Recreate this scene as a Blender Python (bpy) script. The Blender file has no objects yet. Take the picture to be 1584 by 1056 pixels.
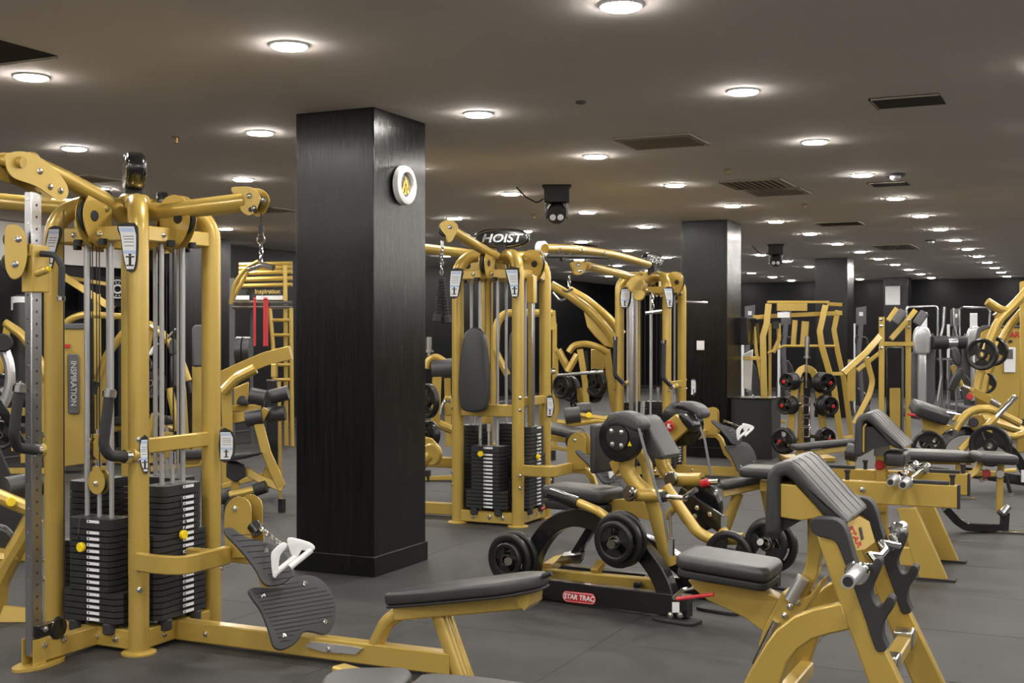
import bpy, math, random
from mathutils import Vector as V, Matrix
random.seed(4)
SC = bpy.context.scene
COL = SC.collection
# ---------------------------------------------------------------- camera, world, exposure
FPX, YAW, PIT, EYE = 1911.5, .4386, -.0048, 1.553
cam = bpy.data.cameras.new('camera'); camo = bpy.data.objects.new('camera', cam); COL.objects.link(camo)
cam.sensor_width = 36; cam.lens = 36*FPX/1584; cam.clip_end = 200; cam.clip_start = .05
camo.location = (0, 0, EYE); camo.rotation_euler = (math.pi/2+PIT, 0, YAW)
SC.camera = camo
w = bpy.data.worlds.new('world'); SC.world = w; w.use_nodes = True
w.node_tree.nodes['Background'].inputs[0].default_value = (.5, .48, .45, 1)
w.node_tree.nodes['Background'].inputs[1].default_value = .3
SC.view_settings.view_transform = 'Standard'; SC.view_settings.look = 'None'
SC.view_settings.gamma = 1; SC.view_settings.use_curve_mapping = False
SC.view_settings.exposure = 0.0
LAMP = 295.0          # radiance of the downlight diffusers
CEIL = 3.02
# ---------------------------------------------------------------- real places from sight lines (camera fit of the photograph)
def ray(px, py):
    u = (px-792)/FPX; v = -(py-528)/FPX
    d = math.cos(PIT)-math.sin(PIT)*v; z = math.sin(PIT)+math.cos(PIT)*v
    return V((u*math.cos(YAW)-d*math.sin(YAW), u*math.sin(YAW)+d*math.cos(YAW), z))
EY = V((0, 0, EYE))
def PX(px, py, x): r = ray(px, py); return EY+r*(x/r.x)
def PY(px, py, y): r = ray(px, py); return EY+r*(y/r.y)
def PZ(px, py, z=0): r = ray(px, py); return EY+r*((z-EYE)/r.z)
def P(px, py, d): return EY+ray(px, py)*d
def PN(px, py, p0, n): r = ray(px, py); return EY+r*((V(p0)-EY).dot(V(n))/r.dot(V(n)))
# ---------------------------------------------------------------- materials
def mat(name, col, rough=.5, metal=0, coat=0, noise=0, nscale=40, bump=0, bscale=200, spec=.5, emit=None, vary=0, dist=.002):
    m = bpy.data.materials.new(name); m.use_nodes = True
    nt = m.node_tree; b = nt.nodes['Principled BSDF']
    b.inputs['Base Color'].default_value = (*col, 1); b.inputs['Roughness'].default_value = rough
    b.inputs['Metallic'].default_value = metal; b.inputs['Coat Weight'].default_value = coat
    b.inputs['Coat Roughness'].default_value = .12
    b.inputs['Specular IOR Level'].default_value = spec
    tc = nt.nodes.new('ShaderNodeTexCoord')
    if noise:
        n = nt.nodes.new('ShaderNodeTexNoise'); n.inputs['Scale'].default_value = nscale; n.inputs['Detail'].default_value = 4
        nt.links.new(tc.outputs['Object'], n.inputs['Vector'])
        mx = nt.nodes.new('ShaderNodeMix'); mx.data_type = 'RGBA'
        mx.inputs[6].default_value = tuple(c*(1-noise) for c in col)+(1,)
        mx.inputs[7].default_value = tuple(min(1, c*(1+noise)) for c in col)+(1,)
        nt.links.new(n.outputs['Fac'], mx.inputs[0]); nt.links.new(mx.outputs[2], b.inputs['Base Color'])
    if bump:
        n = nt.nodes.new('ShaderNodeTexNoise'); n.inputs['Scale'].default_value = bscale; n.inputs['Detail'].default_value = 2
        nt.links.new(tc.outputs['Object'], n.inputs['Vector'])
        bp = nt.nodes.new('ShaderNodeBump'); bp.inputs['Strength'].default_value = bump; bp.inputs['Distance'].default_value = dist
        nt.links.new(n.outputs['Fac'], bp.inputs['Height']); nt.links.new(bp.outputs['Normal'], b.inputs['Normal'])
    if emit:
        b.inputs['Emission Color'].default_value = (*col, 1); b.inputs['Emission Strength'].default_value = emit
    return m
GOLD = mat('gold_paint', (.50, .345, .078), .33, .30, .35, noise=.06, nscale=300)
GOLD2 = mat('gold_paint_dull', (.42, .29, .066), .45, .2, .1, noise=.06, nscale=200)
BLKP = mat('black_gloss_paint', (.008, .008, .009), .25, 0, .4)
BLKM = mat('black_matte', (.014, .014, .015), .6)
VINYL = mat('black_vinyl', (.034, .034, .035), .36, bump=.25, bscale=420, spec=.6)
VINYG = mat('charcoal_vinyl', (.055, .055, .057), .42, bump=.25, bscale=420)
PIPE = mat('grey_piping', (.16, .16, .16), .45)
RUB = mat('foam_grip', (.022, .022, .024), .62, bump=.2, bscale=500)
RIB = mat('ribbed_rubber', (.035, .036, .038), .55, bump=.1, bscale=300)
PLATE = mat('cast_plate_grey', (.028, .029, .031), .42, .2, noise=.15, nscale=60)
OLY = mat('rubber_weight', (.010, .010, .011), .33, noise=.2, nscale=80, bump=.1, bscale=120)
CHR = mat('chrome', (.86, .86, .87), .10, 1)
STL = mat('brushed_steel', (.52, .52, .53), .24, 1)
ROD = mat('ground_rod_steel', (.50, .50, .51), .33, .55)
STLD = mat('dark_steel', (.30, .29, .28), .22, 1)
WHT = mat('white_plastic', (.80, .80, .80), .35)
LBL = mat('white_label', (.72, .73, .75), .45)
BLU = mat('blue_label', (.16, .27, .62), .45)
PALE = mat('pale_blue_label', (.42, .52, .74), .45)
YEL = mat('yellow_plastic', (.85, .62, .01), .35)
RED = mat('red_plastic', (.45, .015, .02), .35)
REDS = mat('red_strap', (.55, .03, .04), .5)
CBL = mat('black_cable', (.012, .012, .012), .4)
SILV = mat('silver_shell', (.58, .58, .59), .30, .7)
GRYP = mat('grey_plastic', (.09, .09, .095), .5)
SCR = mat('dark_screen', (.004, .004, .005), .12)
# ---------------------------------------------------------------- mesh builder
def frame(d, up=None):
    d = V(d).normalized()
    u = V(up) if up is not None else (V((0, 0, 1)) if abs(d.z) < .9 else V((0, 1, 0)))
    a = u.cross(d)
    if a.length < 1e-4: a = V((1, 0, 0)).cross(d)
    a.normalize(); return a, d.cross(a).normalized(), d
def fillet(pts, r):
    pts = [V(p) for p in pts]; out = [pts[0]]
    for i in range(1, len(pts)-1):
        a, b, c = pts[i-1], pts[i], pts[i+1]
        u = (a-b); v = (c-b); lu, lv = u.length, v.length; u.normalize(); v.normalize()
        ang = u.angle(v)
        if ang > 3.05: out.append(b); continue
        t = min(r/math.tan(ang/2), lu*.48, lv*.48); rr = t*math.tan(ang/2)
        p0 = b+u*t; p1 = b+v*t; cen = b+(u+v).normalized()*(rr/math.sin(ang/2))
        n = max(3, int((math.pi-ang)/.22)+1)
        x = (p0-cen); y = (p1-cen); tot = x.angle(y)
        for k in range(n+1):
            s = k/n; out.append(cen+(x*math.sin((1-s)*tot)+y*math.sin(s*tot))/math.sin(tot))
    out.append(pts[-1]); return out
def smooth(pts, n=4, closed=True):
    pts = [V(p) for p in pts]; N = len(pts); out = []
    for i in range(N if closed else N-1):
        g = lambda k: pts[k % N] if closed else pts[min(max(k, 0), N-1)]
        a, b, c, d = g(i-1), g(i), g(i+1), g(i+2)
        for k in range(n):
            t = k/n
            out.append(.5*((2*b)+(c-a)*t+(2*a-5*b+4*c-d)*t*t+(3*b-a-3*c+d)*t**3))
    if not closed: out.append(pts[-1])
    return out
class M:
    def __init__(s, T=None): s.v = []; s.f = []; s.m = []; s.mi = 0; s.T = T
    def add(s, vs, fs):
        o = len(s.v); s.v += [V(p) for p in vs]
        for f in fs: s.f.append(tuple(i+o for i in f)); s.m.append(s.mi)
        return s
    def mat(s, i): s.mi = i; return s
    def box(s, c, sz, rz=0, ax=None):
        c = V(c); h = V(sz)/2
        if ax is None: R = Matrix.Rotation(rz, 3, 'Z'); ax = (R.col[0], R.col[1], R.col[2])
        vs = [c+ax[0]*x*h.x+ax[1]*y*h.y+ax[2]*z*h.z for x in (-1, 1) for y in (-1, 1) for z in (-1, 1)]
        return s.add(vs, [(0, 1, 3, 2), (4, 6, 7, 5), (0, 4, 5, 1), (2, 3, 7, 6), (0, 2, 6, 4), (1, 5, 7, 3)])
    def sweep(s, pts, sec, up=None, bend=0, closed=False, scale=None):
        pts = [V(p) for p in pts]
        if bend: pts = fillet(pts, bend)
        n = len(pts); k = len(sec); rings = []; a0 = None
        for i, p in enumerate(pts):
            if closed: d = (pts[(i+1) % n]-pts[i-1])
            else: d = (pts[min(i+1, n-1)]-pts[max(i-1, 0)])
            d.normalize()
            if up is not None: a, b, _ = frame(d, up)
            elif a0 is None: a, b, _ = frame(d)
            else:
                a = a0-d*a0.dot(d); a.normalize(); b = d.cross(a)
            a0 = a; sc = scale[i] if scale else 1
            rings += [p+a*x*sc+b*y*sc for x, y in sec]
        fs = []
        for i in range(n if closed else n-1):
            for j in range(k):
                a, b = i*k+j, i*k+(j+1) % k; j2 = ((i+1) % n)*k
                fs.append((a, b, j2+(j+1) % k, j2+j))
        if not closed: fs += [tuple(range(k))[::-1], tuple((n-1)*k+j for j in range(k))]
        return s.add(rings, fs)
    def tube(s, pts, r, bend=0, seg=14, closed=False, scale=None):
        return s.sweep(pts, [(r*math.cos(2*math.pi*j/seg), r*math.sin(2*math.pi*j/seg)) for j in range(seg)], None, bend, closed, scale)
    def bar(s, pts, w, h, up=(0, 0, 1), bend=0, c=.006):      # rectangular tube; w across, h along up
        a, b = w/2, h/2; c = min(c, a*.6, b*.6)
        sec = [(a, -b+c), (a, b-c), (a-c, b), (-a+c, b), (-a, b-c), (-a, -b+c), (-a+c, -b), (a-c, -b)]
        return s.sweep(pts, sec, up, bend)
    def cyl(s, a, b, r, seg=14): return s.tube([a, b], r, 0, seg)
    def lathe(s, prof, c, ax=(0, 0, 1), seg=24):
        a, b, d = frame(ax); c = V(c); vs = []; fs = []; k = len(prof)
        for i in range(seg):
            t = 2*math.pi*i/seg; rd = a*math.cos(t)+b*math.sin(t)
            vs += [c+rd*r+d*h for r, h in prof]
        for i in range(seg):
            for j in range(k-1):
                o, q = i*k, ((i+1) % seg)*k
                fs.append((o+j, q+j, q+j+1, o+j+1))
        return s.add(vs, fs)
    def disc(s, c, ax, r, h, seg=20, e=.15):                 # puck with eased edge centred on c
        e = min(h*.4, r*e); return s.lathe([(1e-4, -h/2), (r-e, -h/2), (r, -h/2+e), (r, h/2-e), (r-e, h/2), (1e-4, h/2)], c, ax, seg)
    def prism(s, pts, th):                                    # closed outline extruded by vector th
        pts = [V(p) for p in pts]; n = len(pts); th = V(th)
        return s.add(pts+[p+th for p in pts], [tuple(range(n))[::-1], tuple(range(n, 2*n))]+[(i, (i+1) % n, n+(i+1) % n, n+i) for i in range(n)])
    def slab(s, pts, th, e=.01, steps=3):                     # like prism, edges rounded by e
        pts = [V(p) for p in pts]; n = len(pts); th = V(th); N = th.normalized(); T = th.length
        e = min(e, T*.49); rows = []
        def inset(q):
            if q < 1e-6: return pts
            out = []
            for i in range(n):
                t1 = (pts[i]-pts[i-1]); t2 = (pts[(i+1) % n]-pts[i]); t1.normalize(); t2.normalize()
                n1 = N.cross(t1); n2 = N.cross(t2); m = n1+n2
                m = m/max(m.dot(n1), .5) if m.length > .1 else n1
                out.append(pts[i]+m*q*sg)
            return out
        ar = V((0, 0, 0))
        for i in range(n): ar += pts[i].cross(pts[(i+1) % n])
        sg = 1 if ar.dot(N) > 0 else -1
        for k in range(steps+1):
            a = k/steps*math.pi/2; rows.append((e*(1-math.sin(a)), e*(1-math.cos(a))))
        rows = rows+[(q, T-h) for q, h in rows[::-1]]
        vs = []; fs = []
        for q, h in rows: vs += [p+N*h for p in inset(q)]
        R = len(rows)
        for i in range(R-1):
            for j in range(n): fs.append((i*n+j, i*n+(j+1) % n, (i+1)*n+(j+1) % n, (i+1)*n+j))
        fs += [tuple(range(n))[::-1], tuple((R-1)*n+j for j in range(n))]
        return s.add(vs, fs)
    def pad(s, c, sz, rnd=.03, cr=.05, ax=None, rz=0):        # soft upholstered block, corner radius cr, edge rounding rnd
        c = V(c)
        if ax is None: R = Matrix.Rotation(rz, 3, 'Z'); ax = (R.col[0], R.col[1], R.col[2])
        ax = [V(a) for a in ax]; hx, hy = sz[0]/2, sz[1]/2; cr = min(cr, hx*.98, hy*.98); o = []
        for (sx, sy, a0) in ((1, 1, 0), (-1, 1, 90), (-1, -1, 180), (1, -1, 270)):
            for k in range(6):
                t = math.radians(a0+k*18); o.append(c+ax[0]*(sx*(hx-cr)+cr*math.cos(t))+ax[1]*(sy*(hy-cr)+cr*math.sin(t))-ax[2]*sz[2]/2)
        return s.slab(o, ax[2]*sz[2], rnd, 4)
    def bolt(s, c, n, r=.011):
        n = V(n).normalized(); c = V(c); keep = s.mi; s.mi = 1
        s.lathe([(r*1.35, -.004), (r*1.35, .002), (r, .003), (r*.95, .008), (r*.5, .011), (1e-4, .011)], c, n, 10); s.mi = keep; return s
    def ring(s, c, ax, R, r, seg=28, ts=8):
        a, b, d = frame(ax); c = V(c)
        return s.tube([c+a*R*math.cos(2*math.pi*i/seg)+b*R*math.sin(2*math.pi*i/seg) for i in range(seg)], r, 0, ts, closed=True)
    def chain(s, a, b, r=.0035, L=.03):
        a, b = V(a), V(b); d = (b-a); n = max(2, int(d.length/(L*.72))); d.normalize(); u, v, _ = frame(d)
        for i in range(n):
            c = a+(b-a)*((i+.5)/n); w = u if i % 2 else v
            s.tube([c+d*math.cos(t)*L*.5+w*math.sin(t)*L*.28 for t in [2*math.pi*k/10 for k in range(10)]], r, 0, 6, closed=True)
        return s
# ---------------------------------------------------------------- objects
WL = {}
def thing(name, label, cat, loc, group=None, kind=None):
    o = bpy.data.objects.new(name, None); COL.objects.link(o); o.location = loc; o.empty_display_size = .1
    WL[o] = V(loc); o['label'] = label; o['category'] = cat
    if group: o['group'] = group
    if kind: o['kind'] = kind
    return o
def part(name, m, mats, parent=None, label=None, kind=None, loc=None, bevel=0, sharp=35):
    if not isinstance(mats, (list, tuple)): mats = [mats]
    if len(mats) == 1 and max(m.m) > 0: mats = [mats[0], CHR]
    vs = m.v
    if m.T is not None: vs = [m.T @ p for p in vs]
    mn = V([min(p[i] for p in vs) for i in range(3)]); mx = V([max(p[i] for p in vs) for i in range(3)])
    c = V(loc) if loc is not None else V(((mn.x+mx.x)/2, (mn.y+mx.y)/2, mn.z))
    me = bpy.data.meshes.new(name); me.from_pydata([p-c for p in vs], [], m.f); me.update()
    for k in mats: me.materials.append(k)
    me.polygons.foreach_set('material_index', m.m)
    me.polygons.foreach_set('use_smooth', [True]*len(m.f)); me.set_sharp_from_angle(angle=math.radians(sharp))
    o = bpy.data.objects.new(name, me); COL.objects.link(o)
    WL[o] = c
    if parent is not None: o.parent = parent; o.location = c-WL[parent]
    else: o.location = c
    if label: o['label'] = label
    if kind: o['kind'] = kind
    if bevel:
        b = o.modifiers.new('bevel', 'BEVEL'); b.width = bevel; b.segments = 2; b.limit_method = 'ANGLE'; b.angle_limit = math.radians(40)
    return o
def solo(name, m, mats, label, cat, group=None, **k):
    o = part(name, m, mats, **k); o['label'] = label; o['category'] = cat
    if group: o['group'] = group
    return o
KIDS = {}
def dup(o, loc, rot=None, label=None, parent=None):
    c = o.copy(); COL.objects.link(c); c.parent = parent
    c.location = loc
    if rot is not None: c.rotation_euler = rot
    if label: c['label'] = label
    for ch in list(o.children): dup(ch, ch.location, None, None, c)
    return c
def text(name, s, size, p, xdir, ydir, mt, parent, depth=.004, bold=0, shear=0, align='CENTER', sx=1):
    cu = bpy.data.curves.new(name, 'FONT'); cu.body = s; cu.size = size; cu.extrude = depth/2; cu.align_x = align; cu.align_y = 'CENTER'
    cu.offset = bold; cu.shear = shear; cu.resolution_u = 3
    o = bpy.data.objects.new(name, cu); COL.objects.link(o)
    bpy.context.view_layer.update()
    me = bpy.data.meshes.new_from_object(o.evaluated_get(bpy.context.evaluated_depsgraph_get()))
    bpy.data.objects.remove(o)
    x = V(xdir).normalized(); y = V(ydir); y = (y-x*y.dot(x)).normalized(); z = x.cross(y); p = V(p)
    R = Matrix((x*sx, y, z)).transposed()
    for v in me.vertices: v.co = R @ v.co
    me.materials.clear(); me.materials.append(mt)
    o = bpy.data.objects.new(name, me); COL.objects.link(o); WL[o] = p
    if parent is not None: o.parent = parent; o.location = p-WL[parent]
    else: o.location = p
    return o
def struct(name, m, mats, **k):
    return part(name, m, mats, kind='structure', **k)
# ================================================================ SETTING
XL, XR, YN, YF = -12.6, 9.0, -4.0, 34.0
def noise_mat(name, c1, c2, rough, scale, bump=.15, bs=90, spec=.4, stretch=(1, 1, 1), r2=None):
    m = bpy.data.materials.new(name); m.use_nodes = True; nt = m.node_tree; b = nt.nodes['Principled BSDF']
    tc = nt.nodes.new('ShaderNodeTexCoord'); mp = nt.nodes.new('ShaderNodeMapping'); mp.inputs['Scale'].default_value = stretch
    geo = nt.nodes.new('ShaderNodeNewGeometry'); nt.links.new(geo.outputs['Position'], mp.inputs['Vector'])
    n = nt.nodes.new('ShaderNodeTexNoise'); n.inputs['Scale'].default_value = scale; n.inputs['Detail'].default_value = 8; n.inputs['Roughness'].default_value = .65
    nt.links.new(mp.outputs[0], n.inputs['Vector'])
    r = nt.nodes.new('ShaderNodeValToRGB'); r.color_ramp.elements[0].position = .32; r.color_ramp.elements[1].position = .7
    r.color_ramp.elements[0].color = (*c1, 1); r.color_ramp.elements[1].color = (*c2, 1)
    nt.links.new(n.outputs['Fac'], r.inputs[0]); nt.links.new(r.outputs[0], b.inputs['Base Color'])
    n2 = nt.nodes.new('ShaderNodeTexNoise'); n2.inputs['Scale'].default_value = bs; n2.inputs['Detail'].default_value = 3
    nt.links.new(mp.outputs[0], n2.inputs['Vector'])
    bp = nt.nodes.new('ShaderNodeBump'); bp.inputs['Strength'].default_value = bump; bp.inputs['Distance'].default_value = .004
    nt.links.new(n2.outputs['Fac'], bp.inputs['Height']); nt.links.new(bp.outputs['Normal'], b.inputs['Normal'])
    b.inputs['Roughness'].default_value = rough; b.inputs['Specular IOR Level'].default_value = spec
    if r2:
        mr = nt.nodes.new('ShaderNodeMapRange'); mr.inputs[3].default_value = rough; mr.inputs[4].default_value = r2
        nt.links.new(n.outputs['Fac'], mr.inputs[0]); nt.links.new(mr.outputs[0], b.inputs['Roughness'])
    return m
FLOORM = noise_mat('rubber_tile', (.014, .0135, .0142), (.050, .048, .047), .55, 1.3, .5, 140, .5, r2=.75)
CEILM = noise_mat('ceiling_paint', (.72, .67, .62), (.76, .71, .66), .9, 1.5, .05, 200, .1)
WALLB = noise_mat('black_wall', (.003, .003, .0035), (.006, .006, .0075), .38, 3, .1, 60, .18)
WOODB = noise_mat('black_stained_panel', (.0012, .0012, .0015), (.0055, .0055, .006), .14, 5, .50, 22, .36, (7, 7, .35), r2=.34)
WALLW = mat('white_plaster', (.80, .78, .76), .8)
DARKV = mat('vent_dark', (.006, .006, .006), .7)
VENTM = mat('vent_bronze', (.30, .26, .20), .5, .2)
struct('floor', M().box(((XL+XR)/2, (YN+YF)/2, -.06), (XR-XL, YF-YN, .10)), mat('subfloor', (.012, .012, .012), .9))
FLOOR = bpy.data.objects['floor']
# rubber tiles: one by one near the camera, the rest joined
TS = 1.0
tm = M().slab([(-.4992, -.4992, 0), (.4992, -.4992, 0), (.4992, .4992, 0), (-.4992, .4992, 0)], (0, 0, .0099), .003, 1)
first = None; rest = M(); cnt = 0
cells = []
for i in range(int(XL), int(XR)+1):
    for j in range(-4, 34):
        cx, cy = i+.25, j+.35
        if cx-.5 < XL or cx+.5 > XR or cy+.5 > YF: continue
        xc = cx*math.cos(YAW)+cy*math.sin(YAW); d = -cx*math.sin(YAW)+cy*math.cos(YAW)
        vis = d > 2.2 and abs(xc) < d*.47+.8 and d < 12.5
        if vis and cnt < 295:
            cnt += 1
            if first is None: first = part('rubber_tile', M().add([p+V((cx, cy, -.0101)) for p in tm.v], tm.f), FLOORM, FLOOR, loc=(cx, cy, -.0101))
            else: dup(first, V((cx, cy, -.0101))-WL[FLOOR], None, None, FLOOR)
        else: rest.add([p+V((cx, cy, -.0101)) for p in tm.v], tm.f)
part('rubber_tile_field', rest, FLOORM, FLOOR, kind='stuff')
struct('ceiling', M().box(((XL+XR)/2, (YN+YF)/2, CEIL+.05), (XR-XL, YF-YN, .10)), CEILM)
struct('wall_left', M().box((XL-.05, (YN+YF)/2, CEIL/2), (.1, YF-YN, CEIL)), WALLB)
struct('wall_far', M().box(((XL+XR)/2, YF+.05, CEIL/2), (XR-XL+.2, .1, CEIL)), WALLB)
struct('wall_right', M().box((XR+.05, (YN+YF)/2, CEIL/2), (.1, YF-YN, CEIL)), WALLB)
struct('wall_near', M().box(((XL+XR)/2, YN-.05, CEIL/2), (XR-XL+.2, .1, CEIL)), mat('grey_plaster', (.32, .31, .30), .8))
struct('trim_1', M().box((XL+.04, 6.0, 2.76), (.08, 20.0, .50)), WALLW)          # white band high on the left wall
struct('baseboard_left', M().box((XL+.01, 15, .06), (.02, 37.8, .12)), BLKM)
struct('baseboard_far', M().box(((XL+XR)/2, YF-.01, .06), (XR-XL, .02, .12)), BLKM)
# columns
for k in range(4):
    y = 6.80+8.5*k
    c = struct('column', M().box((-4.475, y+.35, CEIL/2), (.60, .68, CEIL)).box((-4.475, y+.35, .065), (.625, .705, .13)), WOODB, bevel=.004)
# ---------------------------------------------------------------- downlights
def downlight_proto(x, y, lab):
    t = thing('downlight', lab, 'ceiling light', (x, y, CEIL), 'round recessed downlights in rows on the ceiling')
    part('trim_ring', M().lathe([(.088, .0), (.104, .0), (.103, -.006), (.093, -.010), (.088, -.008), (.088, 0)], (x, y, CEIL), (0, 0, 1), 32), WHT, t)
    e = bpy.data.materials.new('lamp_diffuser'); e.use_nodes = True
    b = e.node_tree.nodes['Principled BSDF']; b.inputs['Base Color'].default_value = (1, .97, .92, 1)
    b.inputs['Emission Color'].default_value = (1, .955, .89, 1); b.inputs['Emission Strength'].default_value = LAMP
    part('diffuser', M().lathe([(.089, -.002), (.088, -.012), (.080, -.017), (.04, -.020), (1e-4, -.021)], (x, y, CEIL), (0, 0, 1), 16), e, t)
    return t
LROWS = [(1.65, 0), (-.12, 0), (-1.895, 0), (-3.672, 0), (-5.432, 0), (-7.206, 0), (-8.97, 0), (-10.75, 0), (3.42, 0), (5.2, 0), (7.0, 0)]
proto = None
ROWN = {-1.895: 'in the row nearest the right', -3.672: 'in the second row from the right', -5.432: 'in the third row from the right', -7.206: 'in the fourth row from the right', -8.97: 'in the fifth row from the right', -10.75: 'in the row along the left wall'}
ORD = ['nearest', 'second', 'third', 'fourth', 'fifth', 'sixth', 'seventh', 'eighth', 'ninth', 'tenth', 'eleventh', 'twelfth', 'thirteenth', 'fourteenth', 'fifteenth', 'sixteenth']
def inview(x, y, z):
    xc = x*math.cos(YAW)+y*math.sin(YAW); d = -x*math.sin(YAW)+y*math.cos(YAW); h = z-EYE
    if d < .5: return False
    px = 792+FPX*xc/d; py = 528-FPX*h/d+FPX*PIT
    return -15 < px < 1599 and -12 < py < 1068
for ri, (x, o) in enumerate(LROWS):
    n = 0
    for k in range(-4, 14):
        y = 5.178+2.125*k
        if inview(x, y, CEIL) and x in ROWN:
            lab = 'round glowing ceiling downlight, %s from the camera %s' % (ORD[n], ROWN[x]) if n else 'round glowing ceiling downlight, nearest the camera %s' % ROWN[x]; n += 1
        else: lab = 'round white downlight in the ceiling, outside the picture'
        if proto is None: proto = downlight_proto(x, y, lab)
        else: dup(proto, (x, y, CEIL), None, lab)
# ================================================================ CABLE TOWERS
def weight_stack(parent, c, n, ax, zb, top, nlow, rods_top, w=.385, wl=.285, d=.15, pin=.4, pulley=False):
    """c: centre of the stack on plan, n: outward normal, ax: along the face (labels side)"""
    c = V((c[0], c[1], 0)); n = V(n); a = V(ax); Z = V((0, 0, 1)); ph = .0305
    cnt = int(round((top-zb-.055)/ph))
    m = M()
    for s in (-.08, .08):
        m.cyl(c+a*s+Z*.09, c+a*s+Z*rods_top, .0125, 12)
    m.cyl(c+Z*zb, c+Z*(top+.10), .011, 10)
    if not pulley: m.cyl(c+Z*(top+.10), c+Z*(top+.16), .017, 10)
    st = part('weight_stack', m, [ROD], parent, 'polished guide rods and selector stem')
    for s in (-.11, .11): part('rubber_foot', M().disc(c+a*s+n*.045+Z*(zb-.03), Z, .036, .055, 16), RUB, st)
    protos = {}
    for k in range(cnt+1):
        last = k == cnt; W = w if k < nlow else wl; h = (.055 if last else ph)-.005
        z = zb+k*ph; key = (W, last)
        if key in protos:
            o = protos[key].copy(); COL.objects.link(o); o.parent = st
            base = WL[protos[key]]; o.location = V((base.x, base.y, z))-WL[st]
            continue
        m = M(); p = c+Z*z
        ex, ey = a*(W/2), n*(d/2); ch = .018
        out = [p-ex-ey, p+ex-ey, p+ex+ey*.55, p+ex*.86+ey, p-ex*.86+ey, p-ex+ey*.55]
        m.prism(out, Z*h)
        m.mat(1); lc = p+n*(d/2+.0012)+a*.03+Z*(h-.013)
        m.box(lc, (.080, .003, .014), ax=(a, n, Z))
        m.mat(2); m.box(lc-a*.052-Z*.002, (.011, .004, .011), ax=(a, n, Z))
        m.box(lc-a*.028, (.008, .0045, .008), ax=(a, n, Z))
        o = part('weight_plate', m, [PLATE, LBL, BLKM], st, loc=p); protos[key] = o
    zp = zb+(top-zb)*pin
    q = c+n*(d/2+.02)+Z*zp-a*.03
    m = M(); m.disc(q, n, .024, .022, 16); m.mat(1); m.tube([q+Z*.01, q+Z*.06+n*.02, q+Z*.14-a*.01, c+n*(d/2)*.6+Z*(top-.0)], .003, .03, 6)
    part('selector_pin', m, [YEL, CBL], st)
    if pulley:
        b = c+Z*(top+.15)
        m = M()
        for s in (-.018, .018):
            out = [b+n*s+a*(.055*math.cos(t))+Z*(.055*math.sin(t)*(1.15)+.01) for t in [2*math.pi*i/18 for i in range(18)]]
            m.prism(out, n*.004)
        m.bolt(b+n*.024, n)
        m.box(b+Z*.075, (.05, .045, .02), ax=(a, n, Z)); part('pulley_cheek', m, GOLD, st)
        part('pulley', M().disc(b, n, .048, .022), BLKM, st)
        part('stem_nut', M().cyl(b+Z*.075, b+Z*.11, .014), CHR, st)
    return st

def housing(parent, c, dirn, z):
    """egg-shaped pulley housing on a top rail; plates stand in the plane of dirn and Z"""
    c = V((c[0], c[1], z)); d = V(dirn); Z = V((0, 0, 1)); q = d.cross(Z)
    prof = [(-.085, .06), (-.06, .125), (0, .15), (.07, .13), (.105, .06), (.10, -.02), (.05, -.10), (-.02, -.12), (-.07, -.07)]
    m = M()
    for s in (-.028, .022):
        out = smooth([c+d*x+Z*y+q*s for x, y in prof], 3); m.prism(out, q*.006)
    m.bolt(c-d*.02-Z*.09+q*.03, q, .012); m.bolt(c-d*.02-Z*.09-q*.03, -q, .012); m.bolt(c-d*.05+Z*.07-q*.03, -q, .009); m.bolt(c-d*.05+Z*.07+q*.03, q, .009)
    h = part('pulley_housing', m, GOLD, parent)
    m = M().disc(c+d*.035+Z*.03, q, .085, .022, 24)
    m.disc(c+d*.035+Z*.03, q, .028, .066, 16); part('pulley', m, BLKM, h)

def placard(parent, pts, n, top=.3, fig=True):
    """curved instruction placard: dark backing, white face, blue head and a small figure; pts run from top left clockwise"""
    n = V(n).normalized(); pts = [V(p) for p in pts]; cen = sum(pts, V((0, 0, 0)))/len(pts)
    b = part('placard', M().prism(smooth(pts, 2), -n*.006), BLKM, parent)
    Z = V((0, 0, 1)); rt = Z.cross(n).normalized(); zs = [p.z for p in pts]; z0, z1 = min(zs), max(zs); H = z1-z0
    def row(z, pad=.0):
        ks = [];
        for i in range(len(pts)):
            a, c = pts[i], pts[(i+1) % len(pts)]
            if (a.z-z)*(c.z-z) <= 0 and abs(a.z-c.z) > 1e-6: ks.append(a.lerp(c, (z-a.z)/(c.z-a.z)))
        ks.sort(key=lambda p: p.dot(rt)); l, r = ks[0], ks[-1]; d = (r-l); return l+d*(.05+pad), r-d*(.12+pad)
    def band(f0, f1, off, pad=0, steps=5):
        L = []; R = []
        for k in range(steps+1):
            l, r = row(z0+H*(f0+(f1-f0)*k/steps), pad); L.append(l+n*off); R.append(r+n*off)
        return R+L[::-1]
    m = M(); m.prism(band(.04, .93, .0005), n*.0012); m.mat(1); m.prism(band(.82, .90, .002, .06), n*.0008); m.prism(band(.36, .43, .002), n*.0008)
    m.mat(2)
    if fig:
        for f in (.6, .66, .72, .52): 
            l, r = row(z0+H*f, .12); m.prism([l+n*.002, r+n*.002, r+n*.002+Z*H*.012, l+n*.002+Z*H*.012], n*.0005)
        l, r = row(z0+H*.2); q = (l+r)/2+n*.002; s = H*.06
        m.box(q, (s*.9, .001, s*3.2), ax=(rt, n, Z)); m.box(q+Z*s*1.6, (s*3.0, .001, s*.5), ax=(rt, n, Z)); m.disc(q+Z*s*2.4, n, s*.55, .001, 10); m.box(q-Z*s*1.4, (s*2.6, .001, s*.5), ax=(rt, n, Z))
    part('printed_face', m, [LBL, PALE, BLKM], b)

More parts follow.
